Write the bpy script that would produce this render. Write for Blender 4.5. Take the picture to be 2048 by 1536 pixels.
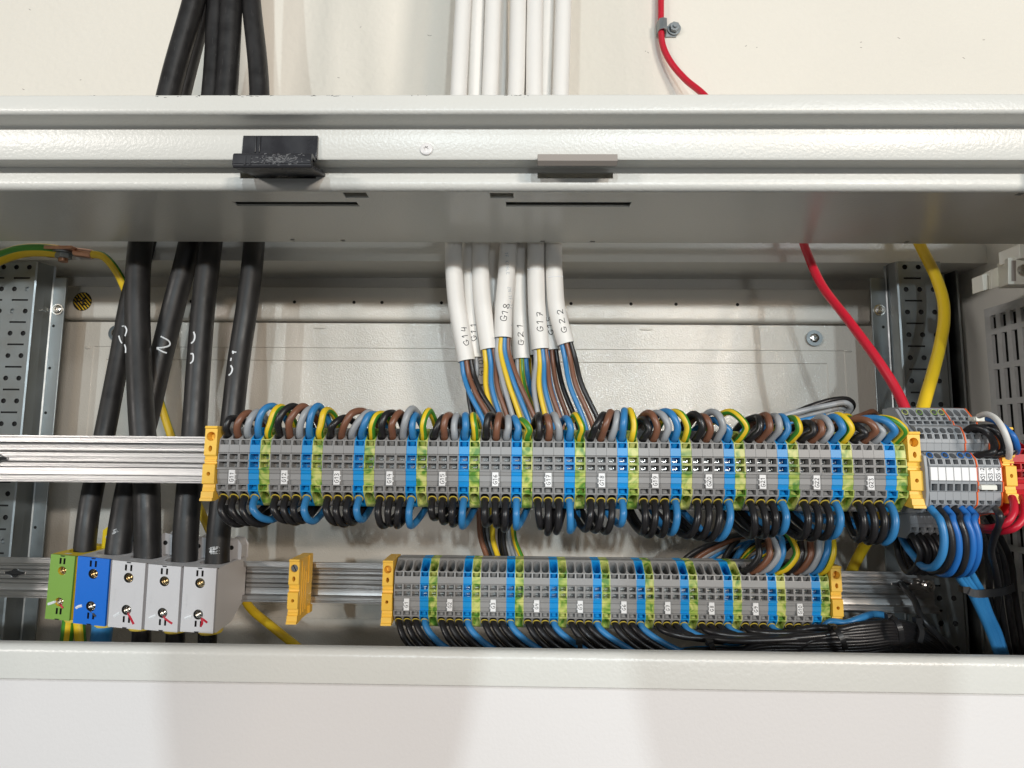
import bpy, math, random
from mathutils import Vector, Matrix
from mathutils.bvhtree import BVHTree
random.seed(7)
R = math.radians
for o in list(bpy.data.objects):
    bpy.data.objects.remove(o)
scene = bpy.context.scene
COL = scene.collection
# ------------------------------------------------------------------ camera
# working unit: millimetres relative to the camera, x right, y depth, z up
Z0 = 1.6                                   # camera height above the floor (m)
FPX, YAW, PITCH, ROLL = 1200.0, 1.0, 6.04, 0.5
CAMM = Matrix.Rotation(R(YAW), 3, 'Z') @ Matrix.Rotation(R(90+PITCH), 3, 'X') @ Matrix.Rotation(R(ROLL), 3, 'Z')
cam = bpy.data.cameras.new('camera')
cam.sensor_width = 36.0
cam.lens = 36.0*FPX/2048.0
cam.clip_start = 0.01
cam.clip_end = 100
camo = bpy.data.objects.new('camera', cam)
camo.matrix_world = Matrix.Translation((0, 0, Z0)) @ CAMM.to_4x4()
COL.objects.link(camo)
scene.camera = camo
scene.render.resolution_x, scene.render.resolution_y = 1024, 768
# ------------------------------------------------------------------ light
w = bpy.data.worlds.new('World'); scene.world = w; w.use_nodes = True
w.node_tree.nodes['Background'].inputs[0].default_value = (0.93, 0.965, 1.0, 1)
w.node_tree.nodes['Background'].inputs[1].default_value = 0.125
def lamp(name, pos, size, power, col, target=(0.05, 0.5, 0.0)):
    l = bpy.data.lights.new(name, 'AREA'); l.shape = 'RECTANGLE'
    l.size, l.size_y = size; l.energy = power; l.color = col
    o = bpy.data.objects.new(name, l); COL.objects.link(o)
    p = Vector(pos) + Vector((0, 0, Z0)); t = Vector(target) + Vector((0, 0, Z0))
    o.location = p
    o.rotation_euler = (t-p).to_track_quat('-Z', 'Y').to_euler()
    return o
lamp('room_lamp_right', (2.9, -4.2, 1.02), (0.70, 0.16), 100, (1.0, 0.90, 0.80))
lamp('room_lamp_left', (-4.3, -4.2, 1.05), (1.2, 0.16), 100, (1.0, 0.94, 0.89))
lamp('room_lamp_cool', (1.07, -5.0, 1.16), (0.10, 0.16), 72, (0.80, 0.93, 1.0))
lamp('room_lamp_middle', (-0.80, -5.0, 1.14), (0.10, 0.14), 58, (0.80, 0.93, 1.0))
lamp('room_lamp_warm', (2.10, -5.0, 1.00), (0.50, 0.20), 30, (1.0, 0.76, 0.52))
lamp('room_lamp_high', (2.7, -4.0, 2.2), (1.3, 0.25), 30, (0.90, 0.96, 1.0))
lamp('room_lamp_low', (1.55, -5.0, -0.35), (0.60, 0.35), 20, (0.90, 0.96, 1.0))
scene.view_settings.view_transform = 'Standard'
scene.view_settings.look = 'None'
scene.view_settings.exposure = 0.06
scene.view_settings.gamma = 1.0
# ------------------------------------------------------------------ helpers
def ray(px, py):
    d = CAMM @ Vector(((px-1024)/FPX, -(py-768)/FPX, -1.0))
    return d
def P(px, py, Y):
    d = ray(px, py)
    return d*(Y/d.y)
def zpx(py, Y, px=1024):
    return P(px, py, Y).z
class MB:
    def __init__(s): s.v = []; s.f = []; s.m = []
    def add(s, vs, fs, m=0):
        n = len(s.v); s.v += [Vector(q) for q in vs]
        for f in fs: s.f.append([i+n for i in f]); s.m.append(m)
    def quad(s, a, b, c, d, m=0): s.add([a, b, c, d], [(0, 1, 2, 3)], m)
    def box(s, x0, x1, y0, y1, z0, z1, m=0):
        s.add([(x0,y0,z0),(x1,y0,z0),(x1,y1,z0),(x0,y1,z0),(x0,y0,z1),(x1,y0,z1),(x1,y1,z1),(x0,y1,z1)],
              [(3,2,1,0),(4,5,6,7),(0,1,5,4),(1,2,6,5),(2,3,7,6),(3,0,4,7)], m)
    def merge(s, o, M=None):
        n = len(s.v); s.v += [(M @ q if M else q.copy()) for q in o.v]
        s.f += [[i+n for i in f] for f in o.f]; s.m += o.m
    def xf(s, M):
        s.v = [M @ q for q in s.v]; return s
    # profile (list of (y,z)) extruded along x
    def extrude(s, prof, x0, x1, closed=True, m=0, caps=True):
        n = len(prof)
        vs = [(x0, y, z) for y, z in prof] + [(x1, y, z) for y, z in prof]
        fs = [(i, (i+1) % n, n+(i+1) % n, n+i) for i in range(n if closed else n-1)]
        if caps and closed: fs += [tuple(range(n-1, -1, -1)), tuple(range(n, 2*n))]
        s.add(vs, fs, m)
    # quad panel O + u*U + v*V (u,v in 0..1) with a recessed opening
    def panel(s, O, U, V, hole=None, D=None, m=0, mh=None, floor=True):
        O, U, V = Vector(O), Vector(U), Vector(V)
        if hole is None:
            s.quad(O, O+U, O+U+V, O+V, m); return
        mh = m if mh is None else mh
        cu, cv, ru, rv, ex = hole                        # centre, half sizes, superellipse exponent
        ang = []
        N = 20
        for (a, b) in ((0, 0), (1, 0), (1, 1), (0, 1)):
            ang.append(math.atan2((b-cv)/rv, (a-cu)/ru))
        for k in range(N): ang.append(-math.pi+2*math.pi*(k+.5)/N)
        ang = sorted(ang)
        if ex > 20: ang = sorted([math.atan2((b-cv)/rv, (a-cu)/ru) for (a, b) in ((0,0),(1,0),(1,1),(0,1))])
        inner = []; outer = []
        for t in ang:
            c, q = math.cos(t), math.sin(t)
            if ex > 20:
                iu, iv = (1 if c > 0 else -1), (1 if q > 0 else -1)
            else:
                k = (abs(c)**ex+abs(q)**ex)**(-1/ex); iu, iv = c*k, q*k
            inner.append(O+U*(cu+ru*iu)+V*(cv+rv*iv))
            du, dv = c*ru, q*rv
            ts = []
            if du > 1e-9: ts.append((1-cu)/du)
            if du < -1e-9: ts.append(-cu/du)
            if dv > 1e-9: ts.append((1-cv)/dv)
            if dv < -1e-9: ts.append(-cv/dv)
            tt = min(ts)
            outer.append(O+U*(cu+du*tt)+V*(cv+dv*tt))
        n = len(ang); D = Vector(D)
        back = [p+D for p in inner]
        s.add(outer+inner, [(i, (i+1) % n, n+(i+1) % n, n+i) for i in range(n)], m)
        s.add(inner+back, [(i, (i+1) % n, n+(i+1) % n, n+i) for i in range(n)], mh)
        if floor: s.add(back, [tuple(range(n))], mh)
    def disc(s, c, nrm, r, n=20, m=0, h=0.0):
        c, nrm = Vector(c), Vector(nrm).normalized()
        a = nrm.orthogonal().normalized(); b = nrm.cross(a)
        ring = [c+(a*math.cos(2*math.pi*k/n)+b*math.sin(2*math.pi*k/n))*r for k in range(n)]
        if h == 0: s.add(ring, [tuple(range(n))], m)
        else:
            top = [p+nrm*h for p in ring]
            s.add(ring+top, [(i, (i+1) % n, n+(i+1) % n, n+i) for i in range(n)]+[tuple(range(n-1,-1,-1)), tuple(range(n, 2*n))], m)
    def ringdisc(s, c, nrm, r0, r1, h, n=20, m=0):
        c, nrm = Vector(c), Vector(nrm).normalized()
        a = nrm.orthogonal().normalized(); b = nrm.cross(a)
        def rg(r, hh): return [c+nrm*hh+(a*math.cos(2*math.pi*k/n)+b*math.sin(2*math.pi*k/n))*r for k in range(n)]
        A, B, C_, D_ = rg(r1, 0), rg(r1, h), rg(r0, h), rg(r0, 0)
        fs = []
        for q in range(3):
            fs += [(q*n+i, q*n+(i+1) % n, (q+1)*n+(i+1) % n, (q+1)*n+i) for i in range(n)]
        s.add(A+B+C_+D_, fs, m)
def cr(pts, n=8):
    pts = [Vector(p) for p in pts]
    if len(pts) < 3: return pts
    Q = [pts[0]*2-pts[1]]+pts+[pts[-1]*2-pts[-2]]
    out = []
    for i in range(1, len(Q)-2):
        p0, p1, p2, p3 = Q[i-1], Q[i], Q[i+1], Q[i+2]
        # centripetal parameterisation keeps loops smooth
        t0 = 0; t1 = t0+max((p1-p0).length, 1e-6)**.5; t2 = t1+max((p2-p1).length, 1e-6)**.5; t3 = t2+max((p3-p2).length, 1e-6)**.5
        for k in range(n):
            t = t1+(t2-t1)*k/n
            A1 = p0*((t1-t)/(t1-t0))+p1*((t-t0)/(t1-t0))
            A2 = p1*((t2-t)/(t2-t1))+p2*((t-t1)/(t2-t1))
            A3 = p2*((t3-t)/(t3-t2))+p3*((t-t2)/(t3-t2))
            B1 = A1*((t2-t)/(t2-t0))+A2*((t-t0)/(t2-t0))
            B2 = A2*((t3-t)/(t3-t1))+A3*((t-t1)/(t3-t1))
            out.append(B1*((t2-t)/(t2-t1))+B2*((t-t1)/(t2-t1)))
    out.append(pts[-1]); return out
def tube(mb, pts, r, n=12, seg=8, stripes=None, twist=0.0, phase=0.0, caps=True, m=0, smooth=True):
    P_ = cr(pts, seg) if smooth else [Vector(p) for p in pts]
    # drop coincident points
    Q = [P_[0]]
    for p in P_[1:]:
        if (p-Q[-1]).length > 1e-4: Q.append(p)
    P_ = Q; L = len(P_)
    if L < 2: return
    T = []
    for i in range(L):
        a, b = P_[max(i-1, 0)], P_[min(i+1, L-1)]
        d = b-a
        T.append(d.normalized() if d.length > 1e-9 else Vector((0, 0, 1)))
    u = T[0].orthogonal().normalized()
    ref = Vector((0, -1, 0))
    u = (ref-T[0]*ref.dot(T[0]))
    u = u.normalized() if u.length > .2 else T[0].orthogonal().normalized()
    base = len(mb.v); dist = 0
    for i in range(L):
        if i: dist += (P_[i]-P_[i-1]).length
        u = (u-T[i]*u.dot(T[i])).normalized(); v = T[i].cross(u)
        rr = r(i/(L-1)) if callable(r) else r
        for k in range(n):
            a = 2*math.pi*k/n+phase+twist*dist
            mb.v.append(P_[i]+(u*math.cos(a)+v*math.sin(a))*rr)
    for i in range(L-1):
        for k in range(n):
            mb.f.append([base+i*n+k, base+i*n+(k+1) % n, base+(i+1)*n+(k+1) % n, base+(i+1)*n+k])
            mb.m.append(stripes[k % len(stripes)] if stripes else m)
    if caps:
        mb.f.append([base+k for k in range(n-1, -1, -1)]); mb.m.append(m)
        mb.f.append([base+(L-1)*n+k for k in range(n)]); mb.m.append(m)
GEO = {}
def mesh(name, mb, mats, org, ang=32):
    me = bpy.data.meshes.new(name)
    me.from_pydata([tuple((p-org)*0.001) for p in mb.v], [], mb.f)
    for mm in (mats if isinstance(mats, (list, tuple)) else [mats]): me.materials.append(mm)
    me.polygons.foreach_set('material_index', mb.m)
    me.polygons.foreach_set('use_smooth', [True]*len(mb.f))
    me.update()
    try: me.set_sharp_from_angle(angle=R(ang))
    except Exception: pass
    return me
ORG = {}
def place(o, org, parent=None):
    ORG[o.name] = Vector(org)
    if parent is not None:
        o.parent = parent
        o.location = (Vector(org)-ORG[parent.name])*0.001
    else:
        o.location = Vector(org)*0.001+Vector((0, 0, Z0))
def mk(name, mb, mats, parent=None, org=None, ang=32, bevel=0, label=None, cat=None, group=None, kind=None, keep=False):
    if org is None:
        xs = [p.x for p in mb.v]; ys = [p.y for p in mb.v]; zs = [p.z for p in mb.v]
        org = Vector(((min(xs)+max(xs))/2, (min(ys)+max(ys))/2, min(zs)))
    org = Vector(org)
    me = mesh(name, mb, mats, org, ang)
    o = bpy.data.objects.new(name, me); COL.objects.link(o); place(o, org, parent)
    if bevel:
        b = o.modifiers.new('bevel', 'BEVEL'); b.width = bevel*0.001; b.segments = 2; b.limit_method = 'ANGLE'; b.angle_limit = R(40)
    if keep: GEO[o.name] = BVHTree.FromPolygons(mb.v, mb.f)
    tag(o, label, cat, group, kind); return o
def tag(o, label=None, cat=None, group=None, kind=None):
    if label: o['label'] = label
    if cat: o['category'] = cat
    if group: o['group'] = group
    if kind: o['kind'] = kind
    return o
def empty(name, org, label=None, cat=None, group=None):
    o = bpy.data.objects.new(name, None); COL.objects.link(o); o.empty_display_size = .01
    place(o, org); return tag(o, label, cat, group)
def dup(o, org, parent=None):
    c = o.copy(); COL.objects.link(c)
    for k in ('label', 'category', 'group', 'kind'):
        if k in c: del c[k]
    place(c, org, parent); return c
# ------------------------------------------------------------------ materials
def mat(name, col, rough=.5, metal=0, bump=0, bscale=300, var=0, vscale=40, coat=0, spec=.5, rvar=0, stretch=None):
    m = bpy.data.materials.new(name); m.use_nodes = True
    nt = m.node_tree; b = nt.nodes['Principled BSDF']
    b.inputs['Base Color'].default_value = (*col, 1); b.inputs['Roughness'].default_value = rough
    b.inputs['Metallic'].default_value = metal
    b.inputs['Specular IOR Level'].default_value = spec
    if coat: b.inputs['Coat Weight'].default_value = coat; b.inputs['Coat Roughness'].default_value = .12
    tc = nt.nodes.new('ShaderNodeTexCoord')
    geo = nt.nodes.new('ShaderNodeNewGeometry')
    if bump:
        n = nt.nodes.new('ShaderNodeTexNoise'); n.inputs['Scale'].default_value = bscale; n.inputs['Detail'].default_value = 1.5
        bp = nt.nodes.new('ShaderNodeBump'); bp.inputs['Strength'].default_value = 1; bp.inputs['Distance'].default_value = bump*0.001
        if stretch:
            vm = nt.nodes.new('ShaderNodeVectorMath'); vm.operation = 'MULTIPLY'; vm.inputs[1].default_value = stretch
            nt.links.new(geo.outputs['Position'], vm.inputs[0]); nt.links.new(vm.outputs[0], n.inputs['Vector'])
        else: nt.links.new(geo.outputs['Position'], n.inputs['Vector'])
        nt.links.new(n.outputs['Fac'], bp.inputs['Height'])
        nt.links.new(bp.outputs['Normal'], b.inputs['Normal'])
    if var or rvar:
        n = nt.nodes.new('ShaderNodeTexNoise'); n.inputs['Scale'].default_value = vscale; n.inputs['Detail'].default_value = 5
        nt.links.new(geo.outputs['Position'], n.inputs['Vector'])
        if var:
            mx = nt.nodes.new('ShaderNodeMix'); mx.data_type = 'RGBA'
            mx.inputs['A'].default_value = (*[c*(1-var) for c in col], 1); mx.inputs['B'].default_value = (*[min(1, c*(1+var)) for c in col], 1)
            nt.links.new(n.outputs['Fac'], mx.inputs['Factor']); nt.links.new(mx.outputs['Result'], b.inputs['Base Color'])
        if rvar:
            mr = nt.nodes.new('ShaderNodeMapRange'); mr.inputs['From Min'].default_value = .3; mr.inputs['From Max'].default_value = .7
            mr.inputs['To Min'].default_value = max(.02, rough-rvar); mr.inputs['To Max'].default_value = min(1, rough+rvar)
            nt.links.new(n.outputs['Fac'], mr.inputs['Value']); nt.links.new(mr.outputs['Result'], b.inputs['Roughness'])
    return m
M = {}
M['paint'] = mat('grey_paint', (.71, .70, .655), .30, bump=.20, bscale=430, var=.03, vscale=8, spec=.5)
M['paint_back'] = mat('grey_paint_orange_peel', (.63, .595, .535), .12, bump=.36, bscale=640, var=.03, vscale=9, spec=.32)
M['paint_front'] = mat('white_grey_paint', (.79, .762, .748), .34, bump=.12, bscale=430, var=.025, vscale=4)
M['paint_roof'] = mat('roof_paint', (.68, .67, .62), .26, bump=.16, bscale=480, var=.03, vscale=8)
M['wall'] = mat('painted_plaster', (.78, .735, .65), .75, bump=.9, bscale=120, var=.05, vscale=5)
M['galv'] = mat('galvanised_steel', (.31, .33, .335), .46, 1, bump=.05, bscale=200, var=.16, vscale=45, rvar=.1)
M['alu'] = mat('aluminium', (.47, .46, .45), .36, 1, bump=.14, bscale=1, stretch=(5, 900, 2200))
M['steel'] = mat('screw_steel', (.72, .70, .66), .22, 1)
M['brass'] = mat('plated_screw', (.62, .52, .36), .25, 1)
M['copper'] = mat('copper', (.55, .30, .20), .35, 1, var=.2, vscale=200)
M['grey'] = mat('grey_plastic', (.30, .296, .292), .42, bump=.03, bscale=1500, var=.04, vscale=60)
M['grey2'] = mat('cool_grey_plastic', (.30, .315, .33), .42, bump=.03, bscale=1500)
M['blue'] = mat('blue_plastic', (.010, .285, .66), .38, bump=.03, bscale=1500)
M['red'] = mat('red_plastic', (.50, .012, .02), .4)
M['yellow'] = mat('yellow_plastic', (.92, .55, .07), .42, bump=.04, bscale=900, var=.05)
M['orange'] = mat('orange_plastic', (.85, .13, .02), .45)
M['cream'] = mat('cream_plastic', (.80, .80, .72), .4)
M['lgrey'] = mat('light_grey_plastic', (.60, .59, .60), .42, bump=.05, bscale=1200, var=.03)
M['pblue'] = mat('power_blue_plastic', (.004, .145, .62), .4, bump=.04, bscale=1200)
M['pgreen'] = mat('power_green_plastic', (.20, .37, .06), .45, bump=.04, bscale=1200)
M['pyellow'] = mat('bright_yellow_plastic', (.80, .58, .02), .42)
M['tagw'] = mat('white_tag', (.86, .86, .86), .5)
M['ink'] = mat('black_ink', (.012, .012, .014), .5)
M['inkblue'] = mat('faded_print', (.28, .36, .42), .6)
M['wpaint'] = mat('white_marker', (.78, .80, .82), .6, var=.15, vscale=400)
M['rpaint'] = mat('red_marker', (.50, .01, .03), .5)
M['wblack'] = mat('black_wire', (.016, .015, .016), .34, bump=.03, bscale=900, rvar=.08, vscale=120)
M['wbrown'] = mat('brown_wire', (.20, .085, .048), .36, rvar=.06)
M['wgrey'] = mat('grey_wire', (.33, .345, .36), .36, rvar=.06)
M['wblue'] = mat('blue_wire', (.035, .21, .47), .36, rvar=.06)
M['wdblue'] = mat('strong_blue_wire', (.015, .135, .44), .38)
M['wyel'] = mat('yellow_wire', (.78, .53, .02), .38)
M['wgrn'] = mat('green_wire', (.055, .24, .022), .38)
M['wred'] = mat('red_wire', (.55, .01, .03), .38)
M['wwhite'] = mat('white_wire', (.72, .70, .66), .45)
M['sheath'] = mat('white_sheath', (.81, .785, .745), .48, bump=.08, bscale=160, var=.035, vscale=30)
M['cable'] = mat('black_cable', (.015, .0138, .0135), .45, bump=.05, bscale=300, var=.4, vscale=60, rvar=.1)
M['rubber'] = mat('black_clip_plastic', (.028, .028, .032), .34, rvar=.16, vscale=60)
M['dark'] = mat('dark_void', (.012, .012, .012), .9)
M['tie'] = mat('black_tie', (.014, .014, .015), .4)
M['grille'] = mat('grille_plastic', (.50, .51, .51), .7, var=.12, vscale=150)
M['taupe'] = mat('taupe_edge_trim', (.32, .28, .25), .5)
M['ferrule'] = mat('yellow_ferrule', (.72, .55, .08), .4)
M['stkr'] = mat('sticker_yellow', (.75, .50, .03), .5)
def gy_mat():
    m = bpy.data.materials.new('green_yellow_plastic'); m.use_nodes = True; nt = m.node_tree; b = nt.nodes['Principled BSDF']
    b.inputs['Roughness'].default_value = .4
    geo = nt.nodes.new('ShaderNodeNewGeometry'); oi = nt.nodes.new('ShaderNodeObjectInfo')
    n = nt.nodes.new('ShaderNodeTexNoise'); n.noise_dimensions = '4D'
    n.inputs['Scale'].default_value = 95; n.inputs['Detail'].default_value = 1.5; n.inputs['Distortion'].default_value = 1.6
    ml = nt.nodes.new('ShaderNodeMath'); ml.operation = 'MULTIPLY'; ml.inputs[1].default_value = 40
    nt.links.new(oi.outputs['Random'], ml.inputs[0]); nt.links.new(ml.outputs[0], n.inputs['W'])
    nt.links.new(geo.outputs['Position'], n.inputs['Vector'])
    r = nt.nodes.new('ShaderNodeValToRGB'); r.color_ramp.elements[0].position = .36; r.color_ramp.elements[0].color = (.10, .25, .035, 1)
    r.color_ramp.elements[1].position = .60; r.color_ramp.elements[1].color = (.60, .61, .20, 1)
    e = r.color_ramp.elements.new(.47); e.color = (.36, .46, .095, 1)
    nt.links.new(n.outputs['Fac'], r.inputs['Fac']); nt.links.new(r.outputs['Color'], b.inputs['Base Color'])
    return m
M['gy'] = gy_mat()
# ------------------------------------------------------------------ stroke lettering
FONT = {
 'G': [[(.85,1.12),(.6,1.36),(.28,1.24),(.06,.78),(.14,.26),(.45,.03),(.78,.18),(.86,.56)],[(.45,.60),(1.0,.62)]],
 '0': [[(.45,1.38),(.12,1.0),(.12,.35),(.45,.02),(.78,.35),(.78,1.0),(.45,1.38)]],
 '1': [[(.15,1.0),(.5,1.38),(.46,.0)]],
 '2': [[(.08,1.1),(.35,1.38),(.72,1.22),(.65,.8),(.05,.06),(.35,.12),(.9,.05)]],
 '3': [[(.1,1.28),(.5,1.38),(.75,1.1),(.35,.74),(.8,.45),(.6,.06),(.1,.1)]],
 '4': [[(.3,1.38),(.1,.62),(.85,.66)],[(.68,1.2),(.62,.0)]],
 '5': [[(.85,1.36),(.25,1.34),(.2,.78),(.65,.78),(.82,.4),(.55,.05),(.1,.1)]],
 '6': [[(.75,1.36),(.3,1.05),(.1,.45),(.4,.04),(.78,.3),(.62,.68),(.15,.5)]],
 '7': [[(.08,1.34),(.85,1.36),(.4,.0)],[(.25,.68),(.8,.72)]],
 '8': [[(.5,.72),(.15,1.05),(.45,1.38),(.78,1.08),(.45,.7),(.1,.35),(.45,.02),(.82,.34),(.5,.72)]],
 '9': [[(.8,1.0),(.5,1.38),(.15,1.05),(.45,.7),(.8,1.0),(.7,.4),(.25,.02)]],
 'X': [[(.05,1.36),(.9,.02)],[(.85,1.36),(.05,.0)]],
 'S': [[(.85,1.2),(.5,1.38),(.15,1.1),(.5,.72),(.85,.35),(.5,.02),(.1,.15)]],
 ':': [[(.45,.95),(.5,.88)],[(.45,.42),(.5,.35)]],
 'N': [[(.1,0),(.12,1.36),(.8,.05),(.85,1.38)]],
 'T': [[(.05,1.36),(.9,1.36)],[(.47,1.36),(.47,0)]],
 'F': [[(.1,0),(.1,1.36),(.8,1.36)],[(.1,.72),(.65,.72)]],
 'K': [[(.1,0),(.1,1.36)],[(.8,1.36),(.12,.65),(.85,0)]],
 'A': [[(.05,0),(.45,1.36),(.88,0)],[(.2,.5),(.7,.5)]],
 'B': [[(.1,0),(.1,1.36),(.65,1.3),(.65,.8),(.1,.72)],[(.1,.72),(.8,.6),(.75,.1),(.1,0)]],
 'L': [[(.1,1.36),(.1,0),(.8,0)]],
 'E': [[(.85,1.36),(.1,1.36),(.1,0),(.85,0)],[(.1,.72),(.7,.72)]],
 'Z': [[(.05,1.36),(.85,1.36),(.05,0),(.9,0)]],
 'P': [[(.1,0),(.1,1.36),(.75,1.25),(.75,.8),(.1,.68)]],
 'D': [[(.1,0),(.1,1.36),(.6,1.2),(.85,.7),(.6,.15),(.1,0)]],
 '-': [[(.15,.65),(.75,.65)]], ' ': [], '@': [[(.1,.1),(.8,.1),(.8,1.3),(.1,1.3),(.1,.1)],[(.3,.5),(.6,.9)]],
}
def strokes(text, h, adv=1.15, jit=.05, rnd=random):
    """polylines (x,y) of a text of height h, centred on 0,0"""
    out = []; s = h/1.38; x = 0
    for ch in text:
        for st in FONT.get(ch, []):
            pl = [(x+(a+rnd.uniform(-jit, jit))*s, (b+rnd.uniform(-jit, jit))*s) for a, b in st]
            out.append(pl)
        x += adv*s
    w_ = x-(adv-1)*s
    return [[(a-w_/2, b-h/2) for a, b in pl] for pl in out]
def ink_flat(name, text, c, ax, ay, h, wd, m, parent, jit=.05, adv=1.15):
    """lettering in the plane through c spanned by unit vectors ax (reading) and ay (up)"""
    mb = MB()
    for pl in strokes(text, h, adv, jit):
        pts = [Vector(c)+Vector(ax)*a+Vector(ay)*b for a, b in pl]
        tube(mb, pts, wd/2, n=6, seg=3)
    return mk(name, mb, m, parent=parent)
def decal(name, host, polys, wd, m, seg=4, off=0.0):
    """pen or paint strokes given as pixel polylines, laid on the surface of host; wd in mm"""
    bvh = GEO[host.name]; mb = MB()
    for pl in polys:
        pp = cr([Vector((a, b, 0)) for a, b in pl], seg) if len(pl) > 2 else [Vector((*pl[0], 0)).lerp(Vector((*pl[1], 0)), k/4) for k in range(5)]
        run = []
        for q in pp:
            h = bvh.ray_cast(Vector((0, 0, 0)), ray(q.x, q.y).normalized())
            if h[0] is None:
                if len(run) > 1: tube(mb, run, wd/2, n=6, smooth=False)
                run = []
            else:
                run.append(h[0]-ray(q.x, q.y).normalized()*off)
        if len(run) > 1: tube(mb, run, wd/2, n=6, smooth=False)
    if not mb.v: return None
    return mk(name, mb, m, parent=host)
def text_px(text, cx, cy, ang, h, adv=1.15, jit=.06, sx=1.0):
    c, s = math.cos(R(ang)), math.sin(R(ang))
    return [[(cx+a*sx*c-b*s, cy-(a*sx*s+b*c)) for a, b in pl] for pl in strokes(text, h, adv/sx, jit)]

def plate(mb, fn, u0, u1, v0, v1, holes, t, m=0):
    """sheet of thickness t over (u,v) with rectangular holes; fn(u,v,depth) gives the point"""
    us = sorted({u0, u1, *[h[0] for h in holes], *[h[1] for h in holes]})
    vs = sorted({v0, v1, *[h[2] for h in holes], *[h[3] for h in holes]})
    us = [u for u in us if u0 <= u <= u1]; vs = [v for v in vs if v0 <= v <= v1]
    def solid(i, j):
        if i < 0 or j < 0 or i >= len(us)-1 or j >= len(vs)-1: return False
        cu, cv = (us[i]+us[i+1])/2, (vs[j]+vs[j+1])/2
        return not any(h[0] < cu < h[1] and h[2] < cv < h[3] for h in holes)
    for i in range(len(us)-1):
        for j in range(len(vs)-1):
            if not solid(i, j): continue
            a, b, c, d = us[i], us[i+1], vs[j], vs[j+1]
            mb.quad(fn(a, c, 0), fn(b, c, 0), fn(b, d, 0), fn(a, d, 0), m)
            mb.quad(fn(a, c, t), fn(a, d, t), fn(b, d, t), fn(b, c, t), m)
            if not solid(i-1, j): mb.quad(fn(a, c, 0), fn(a, d, 0), fn(a, d, t), fn(a, c, t), m)
            if not solid(i+1, j): mb.quad(fn(b, c, 0), fn(b, c, t), fn(b, d, t), fn(b, d, 0), m)
            if not solid(i, j-1): mb.quad(fn(a, c, 0), fn(a, c, t), fn(b, c, t), fn(b, c, 0), m)
            if not solid(i, j+1): mb.quad(fn(a, d, 0), fn(b, d, 0), fn(b, d, t), fn(a, d, t), m)
def arc(cy, cz, r, a0, a1, n=6):
    return [(cy+r*math.cos(R(a0+(a1-a0)*k/n)), cz+r*math.sin(R(a0+(a1-a0)*k/n))) for k in range(n+1)]
XL, XR = -530.0, 455.0
zc_lo = -560.0
# ================================================================== SETTING
mb = MB(); mb.box(-1600, 1600, 690, 720, -1600, 900)
wl_ = mk('wall', mb, M['wall'], kind='structure', keep=True)
# ================================================================== CABINET
YF1, YF2, YF3, YRE = 385.0, 402.0, 418.6, 533.0
zt, z1 = zpx(188, YF1), zpx(226, YF1)
z2 = zpx(317, YF2); zr = zpx(378, YF3)
cab = empty('electrical_cabinet', (0, 500, -560), 'large light grey painted steel electrical cabinet standing open in front of the cream wall', 'cabinet')
# folded top lip and frame face
mb = MB()
prof = [(YF1+36, zt), *arc(YF1+1.5, zt-1.5, 1.5, 90, 180, 3), *arc(YF1+3, z1+3, 3, 180, 270, 5),
        *arc(YF2-3.5, z1-3.5, 3.5, 90, 0, 4), (YF2, z2+1), (YF2+1, z2-.4), (YF2+2.2, z2+.8), (YF2+2.2, zpx(262, YF2)), (YF1+36, z1+6)]
mb.extrude(prof, XL-10, XR+12)
tfr = mk('top_frame', mb, M['paint'], cab, ang=40, keep=True)
mb = MB()                                                  # underside strip of the door frame
mb.quad((XL, YF2+2.2, z2+.9), (XR, YF2+2.2, z2+.9), (XR, YF3+2, z2+.9), (XL, YF3+2, z2+.9))
mb.quad((XL, YF2+2.2, z2+1.9), (XR, YF2+2.2, z2+1.9), (XR, YF3+2, z2+1.9), (XL, YF3+2, z2+1.9))
mk('frame_return', mb, M['paint'], cab)
# lower face with the clip slots, rounded into the roof plate
mb = MB()
def fnf(u, v, d): return Vector((u, YF3+d, v))
slots = []
for (a, b) in ((480, 632), (1075, 1226)):
    slots.append((P(a, 350, YF3).x, P(b, 350, YF3).x, zpx(357, YF3, (a+b)/2), zpx(345, YF3, (a+b)/2)))
plate(mb, fnf, XL, XR, zr+5, z2+1.4, slots, 1.6)
p2 = arc(YF3+5, zr+5, 5, 180, 270, 6)
mb.extrude(p2, XL, XR, closed=False)
mk('frame_lower_face', mb, M['paint'], cab, ang=40)
mb = MB()                                                  # dark channel behind the slots
mb.box(XL, XR, YF3+30, YF3+31, zr+3, z2+1.4)
mk('channel_back', mb, M['paint'], cab)
mb = MB()
def fnr(u, v, d): return Vector((u, v, zr+d))
def roofrect(xa, xb, ya, yb):
    # pixel rectangle on the underside plane z = zr
    def hit(px, py):
        d = ray(px, py); return d*(zr/d.z)
    a, b = hit(xa, (ya+yb)/2), hit(xb, (ya+yb)/2); c, d_ = hit((xa+xb)/2, ya), hit((xa+xb)/2, yb)
    return (a.x, b.x, c.y, d_.y)
rh = [roofrect(470, 716, 403.5, 412.5), roofrect(1012, 1261, 404, 413.5), roofrect(688, 735, 385, 395.5), roofrect(980, 1027, 386, 396.5)]
for (px, py) in ((215, 485), (268, 485.5), (585, 479.5), (686, 481), (704, 486), (759, 486), (1015, 488), (1070, 488), (1085, 483), (1185, 483.5), (1519, 487), (1575, 487), (1814, 484)):
    rh.append(roofrect(px-4.5, px+4.5, py-1.6, py+1.4))
rh.append(roofrect(2032, 2046, 386, 391))
plate(mb, fnr, XL, XR, YF3+5, YRE, rh, 1.6)
mk('roof_plate', mb, M['paint_roof'], cab)
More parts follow.
